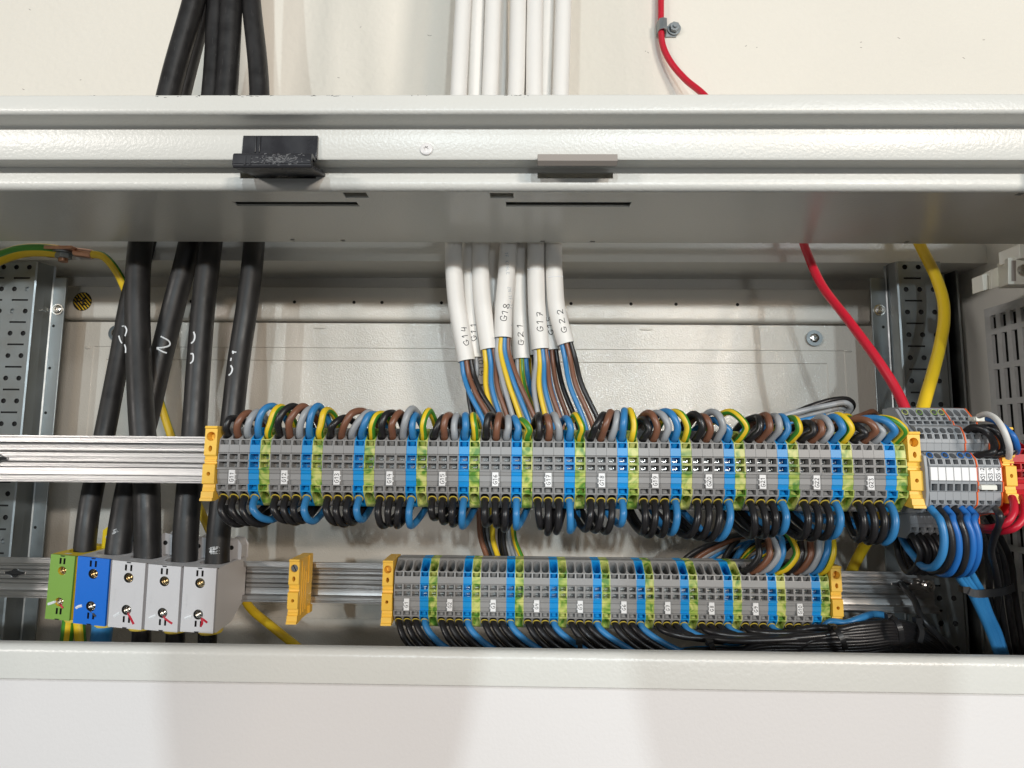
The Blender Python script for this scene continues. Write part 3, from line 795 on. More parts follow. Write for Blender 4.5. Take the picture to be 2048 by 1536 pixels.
for g in range(11, 24):
    for k in range(5):
        b = UBASE[(g, k)]; px, py = UPK[g][k]
        pk = P(px, py+7.5, UY+6)
        dx = pk.x-b.x; H = pk.z-b.z
        if g <= 16 or g == 18: sgn = 1.0
        else: sgn = -1.0
        # the hoop rises in front, tops out at the measured peak and falls away behind
        if sgn > 0: fx, bk = max(dx, 2.0)*.30, max(abs(dx)*.85, 3.5)
        else: fx, bk = dx*.35+3.4, -(abs(dx)*.7+5.0)
        if g == 17: fx, bk = dx*.35+1.5, -5.0
        if g == 20 and k == 4: fx, bk = 5.5, -12.0
        if g == 23: fx, bk = dx*.2+3.8, dx*.6-11
        z0_ = b.z+24; Hh = pk.z-z0_
        pts = [(b.x, b.y+16, b.z+14), (b.x, b.y+9.5, b.z+20.5), (b.x+fx*.45, b.y+3.4, z0_+1.5), (b.x+fx, b.y+.6, z0_+Hh*.40), (b.x+fx+(pk.x-b.x-fx)*.48, b.y+1.6, z0_+Hh*.80), (pk.x, b.y+7.5, pk.z),
               (pk.x+bk*.42, b.y+15, z0_+Hh*.86), (pk.x+bk*.8, b.y+23, z0_+Hh*.52), (pk.x+bk*1.1, b.y+32, z0_-2), (pk.x+bk*1.3, b.y+42, b.z+4)]
        ja, jb, jc = rnd.uniform(-.9, .9), rnd.uniform(-2.2, 2.2), rnd.uniform(-1.2, 1.2)
        pts = [Vector(q)+Vector((ja*(1 if i in (3, 4) else .4), jb, jc if i in (4, 6, 7) else 0)) if i > 2 else Vector(q) for i, q in enumerate(pts)]
        wire(pts, WR, CM[k], '%s wire arching over into the top of the G%d terminals' % (CN[k], g), 'wire loops entering the upper terminals', phase=rnd.uniform(0, 6))
UBT = {11: [(477,1056),(499,1053),(521,1056),(541,1047)], 12: [(577,1049),(592,1052),(605,1049),(626,1050)], 13: [(676,1053),(689,1056),(705,1053),(724,1047)],
 14: [(767,1059),(781,1055),(795,1059),(822,1059)], 15: [(870,1043),(888,1051),(906,1056),(925,1060)], 16: [(972,1056),(994,1058),(1009,1066),(1033,1062)],
 17: [(1082,1061),(1095,1073),(1113,1071),(1140,1069)], 18: [(1170,1066),(1190,1068),(1211,1071),(1239,1056)], 19: [(1284,1072),(1297,1078),(1322,1077),(1341,1073)],
 20: [(1374,1079),(1399,1082),(1416,1086),(1436,1084)], 21: [(1502,1080),(1526,1079),(1541,1076),(1558,1072)], 22: [(1601,1082),(1622,1084),(1645,1082),(1661,1080)],
 23: [(1714,1087),(1736,1091),(1750,1090),(1768,1092)]}
ORD = ['first', 'second', 'third']
for g in range(11, 24):
    for k in range(4):
        b = UBASE[(g, k)]; px, py = UBT[g][k]
        bt = P(px, py-7.5, UY+8); dx = bt.x-b.x; H = b.z-bt.z
        bk = dx*.9+(7 if g in (14, 15, 16, 17) else 0)+rnd.uniform(-1, 1)
        if g in (18, 19): bk = -8
        if g >= 20: bk = -abs(dx)*.8-12
        if g == 23: bk = 4+dx*.3
        pts = [(b.x, b.y+15, b.z-11), (b.x, b.y+9, b.z-18.5), (b.x+dx*.06, b.y+2.5, b.z-23.5), (b.x+dx*.22, b.y-1.2, b.z-23.5-(H-23.5)*.35), (b.x+dx*.58, b.y+1, b.z-23.5-(H-23.5)*.78),
               (bt.x, b.y+8, bt.z), (bt.x+bk*.35, b.y+16, bt.z+(H-24)*.14), (bt.x+bk*.85, b.y+26, bt.z+(H-24)*.55), (bt.x+bk*1.4, b.y+36, b.z-21), (bt.x+bk*1.9, b.y+44, b.z-12)]
        if k < 3: lab = '%s black wire leaving the underside of the G%d terminals' % (ORD[k], g)
        else: lab = 'blue wire looping out of the underside of the blue G%d terminal' % g
        fa = Vector((b.x, b.y+6.3, b.z-20.2)); fb = Vector((0, -.73, -.69))
        wire(pts, WR, 'wblack' if k < 3 else 'wblue', lab, 'wire loops leaving the upper terminals', ferrule=(fa, fb, 3.12))
# printed wire on the blue G11 loop is left to the marker strokes below
# ------------------------------------------------------------------ lower row: wires fanning into the loom
LR = 2.7
nb = 0
for g in range(1, 11):
    for k in range(4):
        b = LBASE[(g, k)]; j = (g-1)*4+k
        yb = LY+2+(j % 5)*2.0
        late = g >= 7
        # loom lane: position in the bundle seen at px 1720
        lane = (39-j)
        cy = 1246+lane*1.55
        cd = LY-14+(j % 4)*6
        e1 = P(1725, cy, cd); e2 = P(1792, 1243+lane*1.4, cd+6); e3 = P(1850, 1262+lane*1.3, cd+24); e4 = P(1925, 1325+lane*1.1, cd+48)
        dz = 1.0
        pts = [(b.x, b.y+15, b.z-11), (b.x, b.y+9, b.z-18.5), (b.x+1.5, b.y+3, b.z-23)]
        if not late:
            f_ = (1+.11*(g-1))*(.92+.15*k)
            pts += [(b.x+7*f_, b.y-1.5, b.z-32), (b.x+17*f_, b.y-3, b.z-41), (b.x+31*f_, b.y-3, b.z-48), (b.x+52*f_, b.y-2, b.z-54), (b.x+52*f_+40, cd, b.z-58)]
            for (xk, yk) in ((1350, 1284+lane*.85), (1500, 1268+lane*1.1), (1620, 1255+lane*1.38)):
                q = P(xk, yk, cd)
                if q.x > b.x+130: pts += [q]
            pts += [e1, e2, e3, e4]
        else:
            sp = min(1.0, (e1.x-b.x)/95.0)
            ez = e1.z
            zz = b.z-23
            pts += [(b.x+8*sp, b.y-1.5, zz+(ez-zz)*.34-3*sp), (b.x+20*sp, b.y-3, zz+(ez-zz)*.66-6*sp), (b.x+38*sp, b.y-5, zz+(ez-zz)*.9-7*sp), (b.x+60*sp, cd, zz+(ez-zz)*1.0-6*sp), (b.x+(e1.x-b.x)*.84, cd, ez-2*sp), e1, e2, e3, e4]
        if k < 3: lab = '%s black wire running from the underside of the G%d terminals into the loom' % (ORD[k], g)
        else: lab = 'blue wire running from the blue G%d terminal into the loom' % g
        if k == 3 and g == 10:
            pts = pts[:3]+[P(1662, 1243, LY-3), P(1690, 1246, LY-6), P(1720, 1236, LY-4), P(1750, 1228, LY+4), P(1790, 1240, LY+20), P(1850, 1290, LY+40)]
        fa = Vector((b.x, b.y+6.3, b.z-20.2)); fb = Vector((0, -.73, -.69))
        wire(pts, LR, 'wblack' if k < 3 else 'wblue', lab, 'wires fanning out below the lower terminals', ferrule=(fa, fb, 3.12), seg=6, n=10)
# upper entries of G9 and G10
TOPL = {(9,0): (1519,1112,1512,1072), (9,1): (1540,1112,1532,1074), (9,2): (1557,1110,1542,1076), (9,3): (1566,1108,1560,1075), (9,4): (1594,1108,1570,1064),
        (10,0): (1604,1112,1597,1074), (10,1): (1622,1112,1617,1076), (10,2): (1638,1110,1634,1074), (10,3): (1654,1108,1656,1072), (10,4): (1667,1108,1662,1074)}
for (g, k), (mx, my, tx, ty) in TOPL.items():
    b = LBASE[(g, k)]
    m_ = P(mx, my, LY-2); t_ = P(tx, ty, LY+8)
    pts = [(b.x, b.y+16, b.z+14), (b.x, b.y+9.5, b.z+21.5), (b.x+(m_.x-b.x)*.45, b.y+2.5, b.z+27), (m_.x, b.y-1, m_.z), (m_.x*.6+t_.x*.4, b.y+1, m_.z*.45+t_.z*.55), t_, (t_.x-10, b.y+24, t_.z-1), (t_.x-26, b.y+38, t_.z-10), (t_.x-48, b.y+48, t_.z-26), (t_.x-60, b.y+52, t_.z-46)]
    wire(pts, LR, CM[k], '%s wire dropping into the top of the G%d terminals' % (CN[k], g), 'wires entering the lower terminals from above', phase=rnd.uniform(0, 6))
# ------------------------------------------------------------------ cores dropping behind the upper row
DROP = [('wbrown', 958, 1030, 975, 1118), ('wblack', 965, 1030, 982, 1120), ('wgrey', 973, 1030, 990, 1120), ('gy', 985, 1040, 998, 1120), ('wblack', 1003, 1030, 1008, 1120), ('wgrey', 1012, 1030, 1020, 1120), ('wblack', 1010, 1040, 1014, 1120), ('gy', 1025, 1040, 1045, 1120), ('wgrey', 1018, 1040, 1030, 1120)]
DL = ['brown core hanging behind the upper terminals near the tag G16', 'black core next to a brown core behind the upper terminals', 'grey core between black and striped cores behind the upper terminals', 'green and yellow core falling behind the upper terminals beside grey core',
      'black core falling behind the second bunch of cores', 'grey core in the second bunch behind the upper terminals', 'black core beside the grey core in the second bunch', 'green and yellow core at the edge of the second bunch', 'grey core beside the striped core of the second bunch']
for i, (mn, xa, ya, xb, yb) in enumerate(DROP):
    A = P(xa, ya, 555+(i % 3)*5); B = P(xb, yb, 560+(i % 3)*5)
    wire([A+Vector((2, 0, 75)), A+Vector((-2, 0, 30)), A, A.lerp(B, .5)+Vector((-2.5, 0, 0)), B, B+Vector((8, 2, -30)), B+Vector((16, -6, -48))], 2.5, mn, DL[i], 'cores hanging behind the upper row', n=10, phase=i)
# ================================================================== WHITE SHEATHED CABLES
WC = [ # name, path px [(x,y)], Y, core colours, tag
 ('G14', [(929,-40),(917,188),(907,490),(909,560),(915,620),(933,722)], 548, ['wblue', 'wbrown', 'wblack']),
 ('G11', [(957,-40),(950,188),(942,490),(941,560),(942,630),(947,716)], 560, ['wblack', 'wgrey']),
 ('G12', [(988,-40),(980,188),(962,490),(962,560),(967,620),(978,699)], 550, ['wyel', 'wblue', 'wbrown']),
 ('G13', [(1000,-40),(1000,188),(985,490),(985,560),(990,640),(1020,716)], 573, ['wbrown', 'wblack']),
 ('G18', [(1037,-40),(1032,188),(1017,490),(1012,560),(1007,620),(1006,676)], 547, ['wgrey', 'wyel', 'wblue', 'wbrown']),
 ('G21', [(1040,-40),(1040,188),(1039,490),(1037,560),(1038,630),(1043,718)], 562, ['wgrey', 'gy', 'wblue']),
 ('G16', [(1068,-40),(1062,188),(1054,490),(1053,560),(1056,630),(1062,712)], 575, ['wyel', 'wblack']),
 ('G17', [(1070,-40),(1068,188),(1072,490),(1072,560),(1074,620),(1081,699)], 548, ['wgrey', 'wyel', 'wblue', 'wbrown']),
 ('G15', [(1096,-40),(1090,188),(1090,490),(1092,560),(1095,620),(1103,701)], 563, ['wblue', 'wbrown', 'wblack']),
 ('G22', [(1128,-40),(1121,188),(1107,490),(1109,560),(1114,620),(1132,688)], 549, ['wblue', 'wbrown', 'wblack']),
 ('G10', [(950,-40),(955,188),(955,490),(955,560),(957,640),(963,770)], 590, ['wblack', 'wgrey']),
]
CORE_END = {'G14': 985, 'G11': 955, 'G12': 1005, 'G13': 1030, 'G18': 1052, 'G21': 1075, 'G16': 1085, 'G17': 1102, 'G15': 1140, 'G22': 1185, 'G10': 962}
WLAB = {'G14': 'white sheathed cable marked G14 whose blue, brown and black cores fan out', 'G11': 'white sheathed cable marked G11 tucked behind the cable G14', 'G12': 'white sheathed cable with yellow, blue and brown cores between G11 and G18',
        'G13': 'white sheathed cable ending behind the cable marked G18', 'G18': 'white sheathed cable marked G18 carrying printed type text', 'G21': 'white sheathed cable marked G21 with grey and striped cores', 'G16': 'white sheathed cable squeezed in shade between G21 and G17',
        'G17': 'white sheathed cable marked G17 with a painted highlight ring and grey, yellow and blue cores', 'G15': 'white sheathed cable marked G15 next to the cable G17', 'G22': 'white sheathed cable marked G22, outermost beside the bare panel', 'G10': 'white sheathed cable marked G10 hanging deepest behind the cable G14'}
CT = {'G14': (930,671,99,10,42), 'G11': (947,663,92,9.5,40), 'G18': (1010,624,78,11,38), 'G21': (1041,668,94,10,50), 'G17': (1080,643,90,10.5,44), 'G15': (1100,651,97,9.5,40), 'G22': (1124,641,101,10,54), 'G10': (962,735,92,9,34)}
SH = {}
for (nm, path, Y, cores) in WC:
    wiggle = random.Random(hash(nm) % 97)
    pts = [P(x, y, Y+(10 if y < 0 else 0)) for x, y in path]
    pts = [pts[0]+(pts[0]-pts[1]).normalized()*700, pts[0]+(pts[0]-pts[1]).normalized()*200]+pts
    mb = MB(); R_ = 8.1
    tube(mb, pts, R_, 20, 8, caps=False)
    # closed lower end, slightly recessed
    e = pts[-1]; d_ = (pts[-1]-pts[-2]).normalized()
    mb.disc(e-d_*2.5, d_, R_*.96, 20)
    root = empty('sheathed_cable', e, WLAB[nm], 'cable', 'white sheathed cables')
    sh = mk('sheath', mb, M['sheath'], root, ang=60, keep=True)
    SH[nm] = sh
    nx = len(cores); ex = CORE_END[nm]
    for i, cn in enumerate(cores):
        t = (i-(nx-1)/2)
        side = d_.cross(Vector((0, 1, 0))).normalized()
        if side.x < 0: side = -side
        A = e+side*t*min(4.6, 12.0/max(1, nx))+Vector((0, -3.0+abs(t)*1.2, 0))
        Bx = P(ex+t*15, 850, Y-12)
        C_ = P(ex+t*17+10, 905, Y-6)
        wire([A-d_*6, A, A+d_*13+side*t*.6, A.lerp(Bx, .5)+Vector((-3.5, -1, 0)), Bx, C_, C_+Vector((4, 4, -30))], 2.35, cn, None, None, cat=None, name='core', n=10, parent=root, phase=1.2+i, twist=.003)
    if nm in CT:
        cx, cy, an, hh, ln = CT[nm]
        ad = ln/(len(nm)*hh/1.38)
        decal('handwriting', sh, text_px(nm, cx, cy, an, hh*1.12, ad/1.12, .09, 1.4), .72, M['ink'], off=-.08)
    if nm == 'G18':
        decal('printed_text', sh, text_px('TF KABLE    ZN-TF-22     5X6 4', 1020, 590, -85, 6.2, 1.28, 0), .32, M['inkblue'], off=-.05)
for nm, (xa, xb, yy) in {'G17': (1056, 1087, 538), 'G22': (1097, 1125, 553)}.items():
    decal('painted_highlight', SH[nm], [[(xa, yy+1), ((xa+xb)/2, yy), (xb, yy)]], 1.6, M['tagw'], off=-.5)  # highlights on two sheaths, painted as pale strokes
# ================================================================== HEAVY BLACK CABLES
def heavy(pathY, r, label, name='power_cable'):
    pts = [P(x, y, Y) for x, y, Y in pathY]
    d0 = (pts[0]-pts[1]).normalized(); d0 = Vector((d0.x*.6, max(0, d0.y)*.4, d0.z))
    pts = [pts[0]+d0*700, pts[0]+d0*200]+pts
    mb = MB(); tube(mb, pts, r, 24, 8)
    return mk(name, mb, M['cable'], label=label, cat='cable', group='heavy black cables', ang=60, keep=True)
K1 = heavy([(398,-40,575),(337,188,566),(281,490,551),(275,600,545),(277,700,540),(283,830,530),(293,960,524),(295,1060,522),(296,1150,522)], 10.4, 'heavy black cable into the grey block beside the blue one')
K0 = heavy([(420,-40,592),(364,188,586),(300,470,580),(262,590,572),(238,720,560),(207,880,540),(180,1010,530),(170,1090,527),(167,1140,527)], 8.4, 'thinner black cable ending in the green and yellow power block')
K2 = heavy([(436,-40,588),(424,188,580),(379,490,558),(351,600,560),(326,700,562),(298,820,560),(258,970,540),(238,1090,525),(234,1145,524)], 10.0, 'heavy black cable lettered N in white, into the blue power block')
K3 = heavy([(466,-40,566),(453,188,562),(421,490,550),(408,600,545),(398,720,538),(388,870,530),(372,1060,523),(369,1160,522)], 10.2, 'heavy black cable with broken white marks, into the middle grey power block')
K4 = heavy([(499,-40,574),(519,188,566),(508,490,552),(496,600,546),(478,720,540),(460,880,530),(438,1060,523),(434,1160,522)], 9.6, 'heavy black cable with a grey scrape near its end, into the outermost power block')
decal('white_mark', K2, [[(322,673),(338,683),(339,690),(326,695),(314,696)],[(314,697),(326,704),(333,706)]], 2.0, M['wpaint'], off=-.6)
decal('white_mark', K3, [[(388,664),(390,672),(388,682),(383,687)],[(382,708),(386,708),(386,722),(381,727)]], 1.8, M['wpaint'], off=-.6)
decal('white_mark', K4, [[(465,704),(473,705)],[(466,702),(467,708)],[(463,716),(462,722)],[(462,731),(465,737),(463,746),(458,751)]], 1.8, M['wpaint'], off=-.6)
decal('white_mark', K0, [[(244,653),(252,652)],[(238,672),(241,682),(244,687)]], 1.8, M['wpaint'], off=-.6)
decal('white_mark', K1, [[(251,653),(254,660),(251,672)],[(250,690),(252,696),(252,706)]], 1.8, M['wpaint'], off=-.6)
r2 = random.Random(5)
decal('scrape', K4, [[(418+r2.uniform(0,4), 1095+i*1.3), (436+r2.uniform(-4,4), 1092+i*1.5+r2.uniform(-1,1))] for i in range(11)], .6, M['wpaint'], off=-.22)
decal('scrape', K2, [[(224+r2.uniform(0,3), 1060+i*1.6), (232+r2.uniform(-3,6), 1058+i*1.8)] for i in range(6)], .5, M['wpaint'], off=-.2)
for kk, sd in ((K1, 1), (K2, 2), (K3, 3), (K4, 4)):
    rr = random.Random(sd); cen = {1: 337, 2: 424, 3: 455, 4: 512}[sd]
    st = []
    for i in range(9):
        a, b = cen+rr.uniform(-16, 22), rr.uniform(8, 180); st.append([(a+(188-b)*.2*(1 if sd < 2 else .05), b), (a+(188-b)*.2*(1 if sd < 2 else .05)-1.0, b+rr.uniform(3, 14))])
    decal('scratch', kk, st, .16, M['faint'], off=-.05)
# ================================================================== POWER BLOCKS
PYF = 498.0
def corner_quad(pl):   # pixel corners TL TR BL on the front plane
    return [P(x, y, PYF) for x, y in pl]
PB = [ # TL, TR, BL, cover, body, label
 ((100,1108),(153,1113),(86,1237), 'pgreen', 'pyellow', 'green faced yellow power terminal block at the end of the row', .0),
 ((154,1112),(222,1119),(144,1246), 'pblue', 'lgrey', 'blue faced grey power terminal block', .0),
 ((223,1120),(294,1127),(214,1253), 'lgrey', 'lgrey', 'light grey power terminal block beside the blue faced one', .0),
 ((295,1128),(365,1134),(287,1259), 'lgrey', 'lgrey', 'light grey power terminal block in the middle of the three grey ones', .0),
 ((366,1133),(436,1137),(358,1263), 'lgrey', 'lgrey', 'light grey power terminal block with its bare side showing beside empty rail', .0)]
COVERS = []
for (tl, tr, bl, cm, bm, lab, _) in PB:
    A, B, C_ = corner_quad((tl, tr, bl))
    U = B-A; V = C_-A
    V = Vector((V.x*.5, V.y, V.z))
    wdt, hgt = U.length, V.length
    root = empty('power_terminal', A+U*.5+V+Vector((0, 25, 0)), lab, 'power terminal', 'power terminal blocks')
    ux, vz = U/wdt, V/hgt
    # housing: side walls, floor, open top with sloping shoulder
    def pt(u, v, d): return A+ux*u+vz*v+Vector((0, d, 0))
    mb = MB(); W = wdt-.5; dep = 52.0
    def housing(uu):
        return [pt(uu, 1.2, 1.0), pt(uu, hgt-.6, 1.0), pt(uu, hgt+.6, 4), pt(uu, hgt-1.5, 30), pt(uu, hgt-11, 44), pt(uu, hgt-13, dep), pt(uu, -1, dep), pt(uu, 0, 3)]
    a = housing(.25); b = housing(W); n = len(a)
    mb.add(a+b, [tuple(range(n-1, -1, -1)), tuple(range(n, 2*n))])
    mb.add(a+b, [(i, (i+1) % n, n+(i+1) % n, n+i) for i in (1, 2, 3, 4)])
    # top with the cable entry
    O = pt(.25, 0, 2.0)
    mb.panel(O, ux*(W-.25), Vector((0, dep-2, 0))+vz*-.6, (.5, .53, .40, .30, 4), vz*16)
    body = mk('housing', mb, M[bm], root, ang=30)
    mb = MB()
    for q in (0, 1):
        o_ = pt(W*.38+q*0, -.25, 4.5)
        mb.add([o_, o_+ux*W*.2, o_+ux*W*.2+Vector((0, 4, -.1)), o_+Vector((0, 4, -.1))], [(0, 1, 2, 3)])
        break
    mk('latch', mb, M['tagw'], body)
    # front cover with screw holes and test slits
    mb = MB(); sx = W/29.0
    rows_ = [(0, 2.0, []), (2.0, 9.0, [(.42, .055), (.58, .055)]), (9.0, 20.0, 'o'), (20, 38.5, []), (38.5, 48.5, 'o'), (48.5, 55.5, [(.46, .055), (.62, .055)]), (55.5, 60, [])]
    sc = hgt/60.0; u0, u1 = .9, W-.7; uw = u1-u0
    for (va, vb, kind) in rows_:
        va *= sc; vb *= sc; cc = .5
        if kind == 'o':
            r_ = 4.0*min(1, sx+.12)
            mb.panel(pt(u0, va, 0), ux*uw, vz*(vb-va), (.52, .5, r_/uw, r_/(vb-va), 2), Vector((0, 7, 0)), 0, 2)
        elif kind:
            w1 = kind[0][0]; w2 = kind[1][0]; mid = (w1+w2)/2
            mb.panel(pt(u0, va, 0), ux*(uw*mid), vz*(vb-va), (w1/mid, .5, .85/(uw*mid), .40, 30), Vector((0, 5, 0)), 0, 1)
            mb.panel(pt(u0+uw*mid, va, 0), ux*(uw*(1-mid)), vz*(vb-va), ((w2-mid)/(1-mid), .5, .85/(uw*(1-mid)), .40, 30), Vector((0, 5, 0)), 0, 1)
        else: mb.panel(pt(u0, va, 0), ux*uw, vz*(vb-va))
    # cover edges
    q = [pt(u0, 0, 0), pt(u1, 0, 0), pt(u1, hgt, 0), pt(u0, hgt, 0)]
    mb.add(q+[p+Vector((0, 2.2, 0)) for p in q], [(i, (i+1) % 4, 4+(i+1) % 4, 4+i) for i in range(4)])
    dk = {'pgreen': 'brass', 'pblue': 'pblue', 'lgrey': 'grey'}[cm]
    cov = mk('front_cover', mb, [M[cm], M['dark'], M['dark'] if cm != 'pgreen' else M['pyellow']], root, ang=30, keep=True)
    COVERS.append(cov)
    # small snap notches
    for vv in (.2, hgt-.9):
        mb = MB(); o_ = pt(u0+uw*.5-2, vv, -.25); mb.add([o_, o_+ux*4, o_+ux*3.4+vz*.9, o_+ux*.6+vz*.9], [(0, 1, 2, 3)]); mk('notch', mb, M['dark'], cov)
    # raised print frame
    if cm == 'lgrey':
        mb = MB(); f0 = pt(u0+uw*.14, hgt*.43, -.12)
        for (du, dv, lu, lv) in ((0, 0, .58*uw, .35), (0, hgt*.08, .58*uw, .3), (0, hgt*.15, .58*uw, .3), (0, hgt*.19, .58*uw, .35), (0, 0, .3, hgt*.19), (.58*uw, 0, .3, hgt*.19)):
            o_ = f0+ux*du+vz*dv; mb.quad(o_, o_+ux*lu, o_+ux*lu+vz*lv, o_+vz*lv)
        mk('moulded_frame', mb, M['lgrey'], cov)
    # clamping screws seen in the holes
    for vc in (14.5, 43.5):
        c = pt(u0+uw*.52, vc*sc, 4.6); r_ = 3.7*min(1, sx+.12)
        mb = MB(); mb.ringdisc(c, (0, -1, 0), r_*.62, r_, 1.6, 20); mb.ringdisc(c+Vector((0, 1.2, 0)), (0, -1, 0), 0, r_*.66, .5, 6)
        mb.ringdisc(c+Vector((0, -2.2, 0)), (0, -1, 0), r_*.82, r_*.98, .6, 20)
        mk('clamp_screw', mb, M['brass'] if vc < 20 else M['steel'], root)
    # rear fixing ear beside the cable
    mb = MB(); ex = .60 if bm != 'pyellow' else .78
    pr = [(0, 0), (12, 0), (12, 11), (9, 15.5), (3, 16.5), (0, 14)]
    k0 = pt(W*ex, -1, dep-14); k1 = k0+Vector((0, 13, 0))
    fr = [k0+ux*a_+vz*-b_ for a_, b_ in pr]; bk_ = [k1+ux*a_+vz*-b_ for a_, b_ in pr]; n = len(pr)
    mb.add(fr+bk_, [(i, (i+1) % n, n+(i+1) % n, n+i) for i in range(n)]+[tuple(range(n)), tuple(range(2*n-1, n-1, -1))])
    ear = mk('fixing_ear', mb, M[bm], root, bevel=1.0)
    mb = MB(); mb.disc(k0+ux*4+vz*-9+Vector((0, -.2, 0)), (0, -1, 0), 2.0, 16); mk('ear_hole', mb, M['dark'] if bm != 'pyellow' else M['lgrey'], ear)
    # lower entry sleeve
    mb = MB(); c = pt(W*.56, hgt+.2, 20); rr = 9.5*min(1, sx+.12)
    tube(mb, [c+Vector((0, 0, 4)), c, c-Vector((0, 0, 4)), c-Vector((0, 0, 5.5))], lambda t: rr*(1.0 if t < .8 else .93), 24, 3)
    mk('cable_sleeve', mb, M['ferrule'], root)
marks = [(0, [[(111,1203),(104,1206),(97,1208)]], [[(119,1207),(127,1216)]], 'rpaint'), (1, [[(165,1211),(157,1213),(153,1216)]], [[(180,1219),(192,1233)]], 'ink'),
         (2, [[(240,1225),(234,1229),(228,1233)]], [[(256,1225),(264,1240),(268,1248)]], 'rpaint'), (3, [[(313,1230),(306,1233),(299,1236)]], [[(327,1233),(336,1241),(345,1247)]], 'rpaint'),
         (4, [[(384,1232),(376,1234),(370,1237)]], [[(401,1232),(410,1241),(415,1245)],[(404,1236),(405,1245),(402,1254)]], 'rpaint')]
for i, wm, cmk, cn in marks:
    decal('white_mark', COVERS[i], wm, 2.4, M['wpaint'], off=-.6)
    decal('torque_mark', COVERS[i], cmk, 2.2, M[cn], off=-.5)
def simple(px, r, mname, label, group, cat='cable', name='cable', n=16, seg=8, keep=False, **kw):
    pts = [P(x, y, Y) for x, y, Y in px]
    return wire(pts, r, mname, label, group, cat=cat, name=name, n=n, seg=seg, **kw)
simple([(139,1235,PYF+20),(136,1262,PYF+20),(131,1300,PYF+20),(128,1340,PYF+22)], 5.0, 'gy', 'green and yellow cable below the green power block, beside its thinner twin', 'cables below the power blocks', phase=2.6, twist=0)
simple([(158,1240,PYF+20),(160,1262,PYF+20),(163,1300,PYF+20),(166,1340,PYF+22)], 4.2, 'gy', 'thinner green and yellow cable below the green power block', 'cables below the power blocks', phase=.4, twist=0)
simple([(207,1240,PYF+20),(203,1270,PYF+20),(198,1310,PYF+20),(194,1340,PYF+22)], 8.0, 'wblue', 'thick blue cable below the blue power block', 'cables below the power blocks')
for (x, lab) in ((284, 'thick black cable below the grey block beside the blue one'), (352, 'thick black cable below the middle grey power block'), (416, 'thick black cable below the outermost grey power block')):
    simple([(x,1240,PYF+20),(x-1,1275,PYF+20),(x-2,1310,PYF+20),(x-2,1340,PYF+22)], 7.4, 'wblack', lab, 'cables below the power blocks')
# ================================================================== GREEN-YELLOW EARTH WIRES AND LUG
simple([(-60,545,548),(-10,520,552),(40,503,558),(80,500,562),(118,503,566)], 6.3, 'gy', 'thick green and yellow earth cable bolted to the copper lug', 'earth conductors', phase=2.1, twist=0)
simple([(178,508,566),(205,512,566),(228,535,568),(248,572,575),(262,620,590),(280,680,606),(300,740,610),(322,810,612),(345,880,612),(375,960,612),(405,1030,610),(428,1080,604),(470,1160,596),(500,1215,588),(540,1250,582),(590,1290,572),(640,1330,560)], 3.9, 'gy', 'long green and yellow earth wire passing behind the black cables down to the cover', 'earth conductors', phase=.8, twist=-.003)
lg = empty('cable_lug', P(130, 515, 566), 'copper cable lug with hex bolt under the cabinet roof', 'cable lug')
mb = MB(); c0, c1 = P(103, 501, 566), P(158, 503, 566)
mb.box(c0.x, c1.x, 556, 576, c0.z-1.5, c0.z+1.8)
tube(mb, [P(150, 504, 566), P(168, 506, 566), P(186, 509, 566)], 4.4, 14, 3)
tube(mb, [P(112, 502, 566), P(103, 502, 566), P(94, 501, 566)], 6.6, 14, 3)
mk('lug_body', mb, M['copper'], lg, bevel=.5)
mb = MB(); c = P(127, 512, 566); mb.disc(c+Vector((0, 0, -2.5)), (0, 0, 1), 7, 6, 0, 5); mk('hex_nut', mb, M['galv'], lg, bevel=.4)
mb = MB(); mb.disc(c+Vector((0, 0, -6)), (0, 0, 1), 4, 18, 0, 4); mk('bolt_end', mb, M['copper'], lg, bevel=.4)
mb = MB(); mb.disc(c+Vector((0, 0, 2.6)), (0, 0, 1), 9, 22, 0, 1.2); mk('washer', mb, M['galv'], lg)
# ================================================================== RED AND YELLOW WIRES
simple([(1330,-1400,681),(1324,-500,681),(1322,-30,681),(1322,20,681),(1322,62,680),(1326,92,680),(1342,125,677),(1370,158,670),(1408,190,655),(1500,300,615),(1590,440,560),(1612,500,548),(1642,568,530),(1700,645,500),(1755,720,480),(1790,775,470),(1812,822,462),(1826,870,456)], 3.7, 'wred', 'red wire clipped to the wall and running down across the back panel', 'loose coloured wires')
simple([(1780,380,570),(1815,440,562),(1845,500,556),(1870,550,545),(1886,600,530),(1888,640,520),(1880,690,508),(1866,745,492),(1850,800,478),(1836,850,470),(1800,950,500),(1745,1065,560),(1724,1100,575),(1704,1140,580),(1680,1200,585)], 4.6, 'wyel', 'thick yellow wire bowing in front of the perforated upright', 'loose coloured wires')
pc = empty('wall_clip', P(1335, 70, 686), 'small zinc clip with hex bolt pinning the red wire to the wall', 'wall clip')
mb = MB(); c = P(1323, 58, 684)
pr = [(-5.8, 4), (-5.8, -3), (-4.5, -9.5), (0, -11.2), (4.5, -9.5), (5.8, -3), (6.2, 4.2), (19, 4.2), (19, 5.4), (5.0, 5.4), (4.6, -3), (3.5, -8.4), (0, -10), (-3.5, -8.4), (-4.6, -3), (-4.6, 4)]
hz = 7.0; n = len(pr)
mb.add([(c.x+a_, c.y+b_, c.z-hz) for a_, b_ in pr]+[(c.x+a_, c.y+b_, c.z+hz) for a_, b_ in pr], [(i, (i+1) % n, n+(i+1) % n, n+i) for i in range(n)]+[tuple(range(n)), tuple(range(2*n-1, n-1, -1))])
mk('strap', mb, M['galv'], pc)
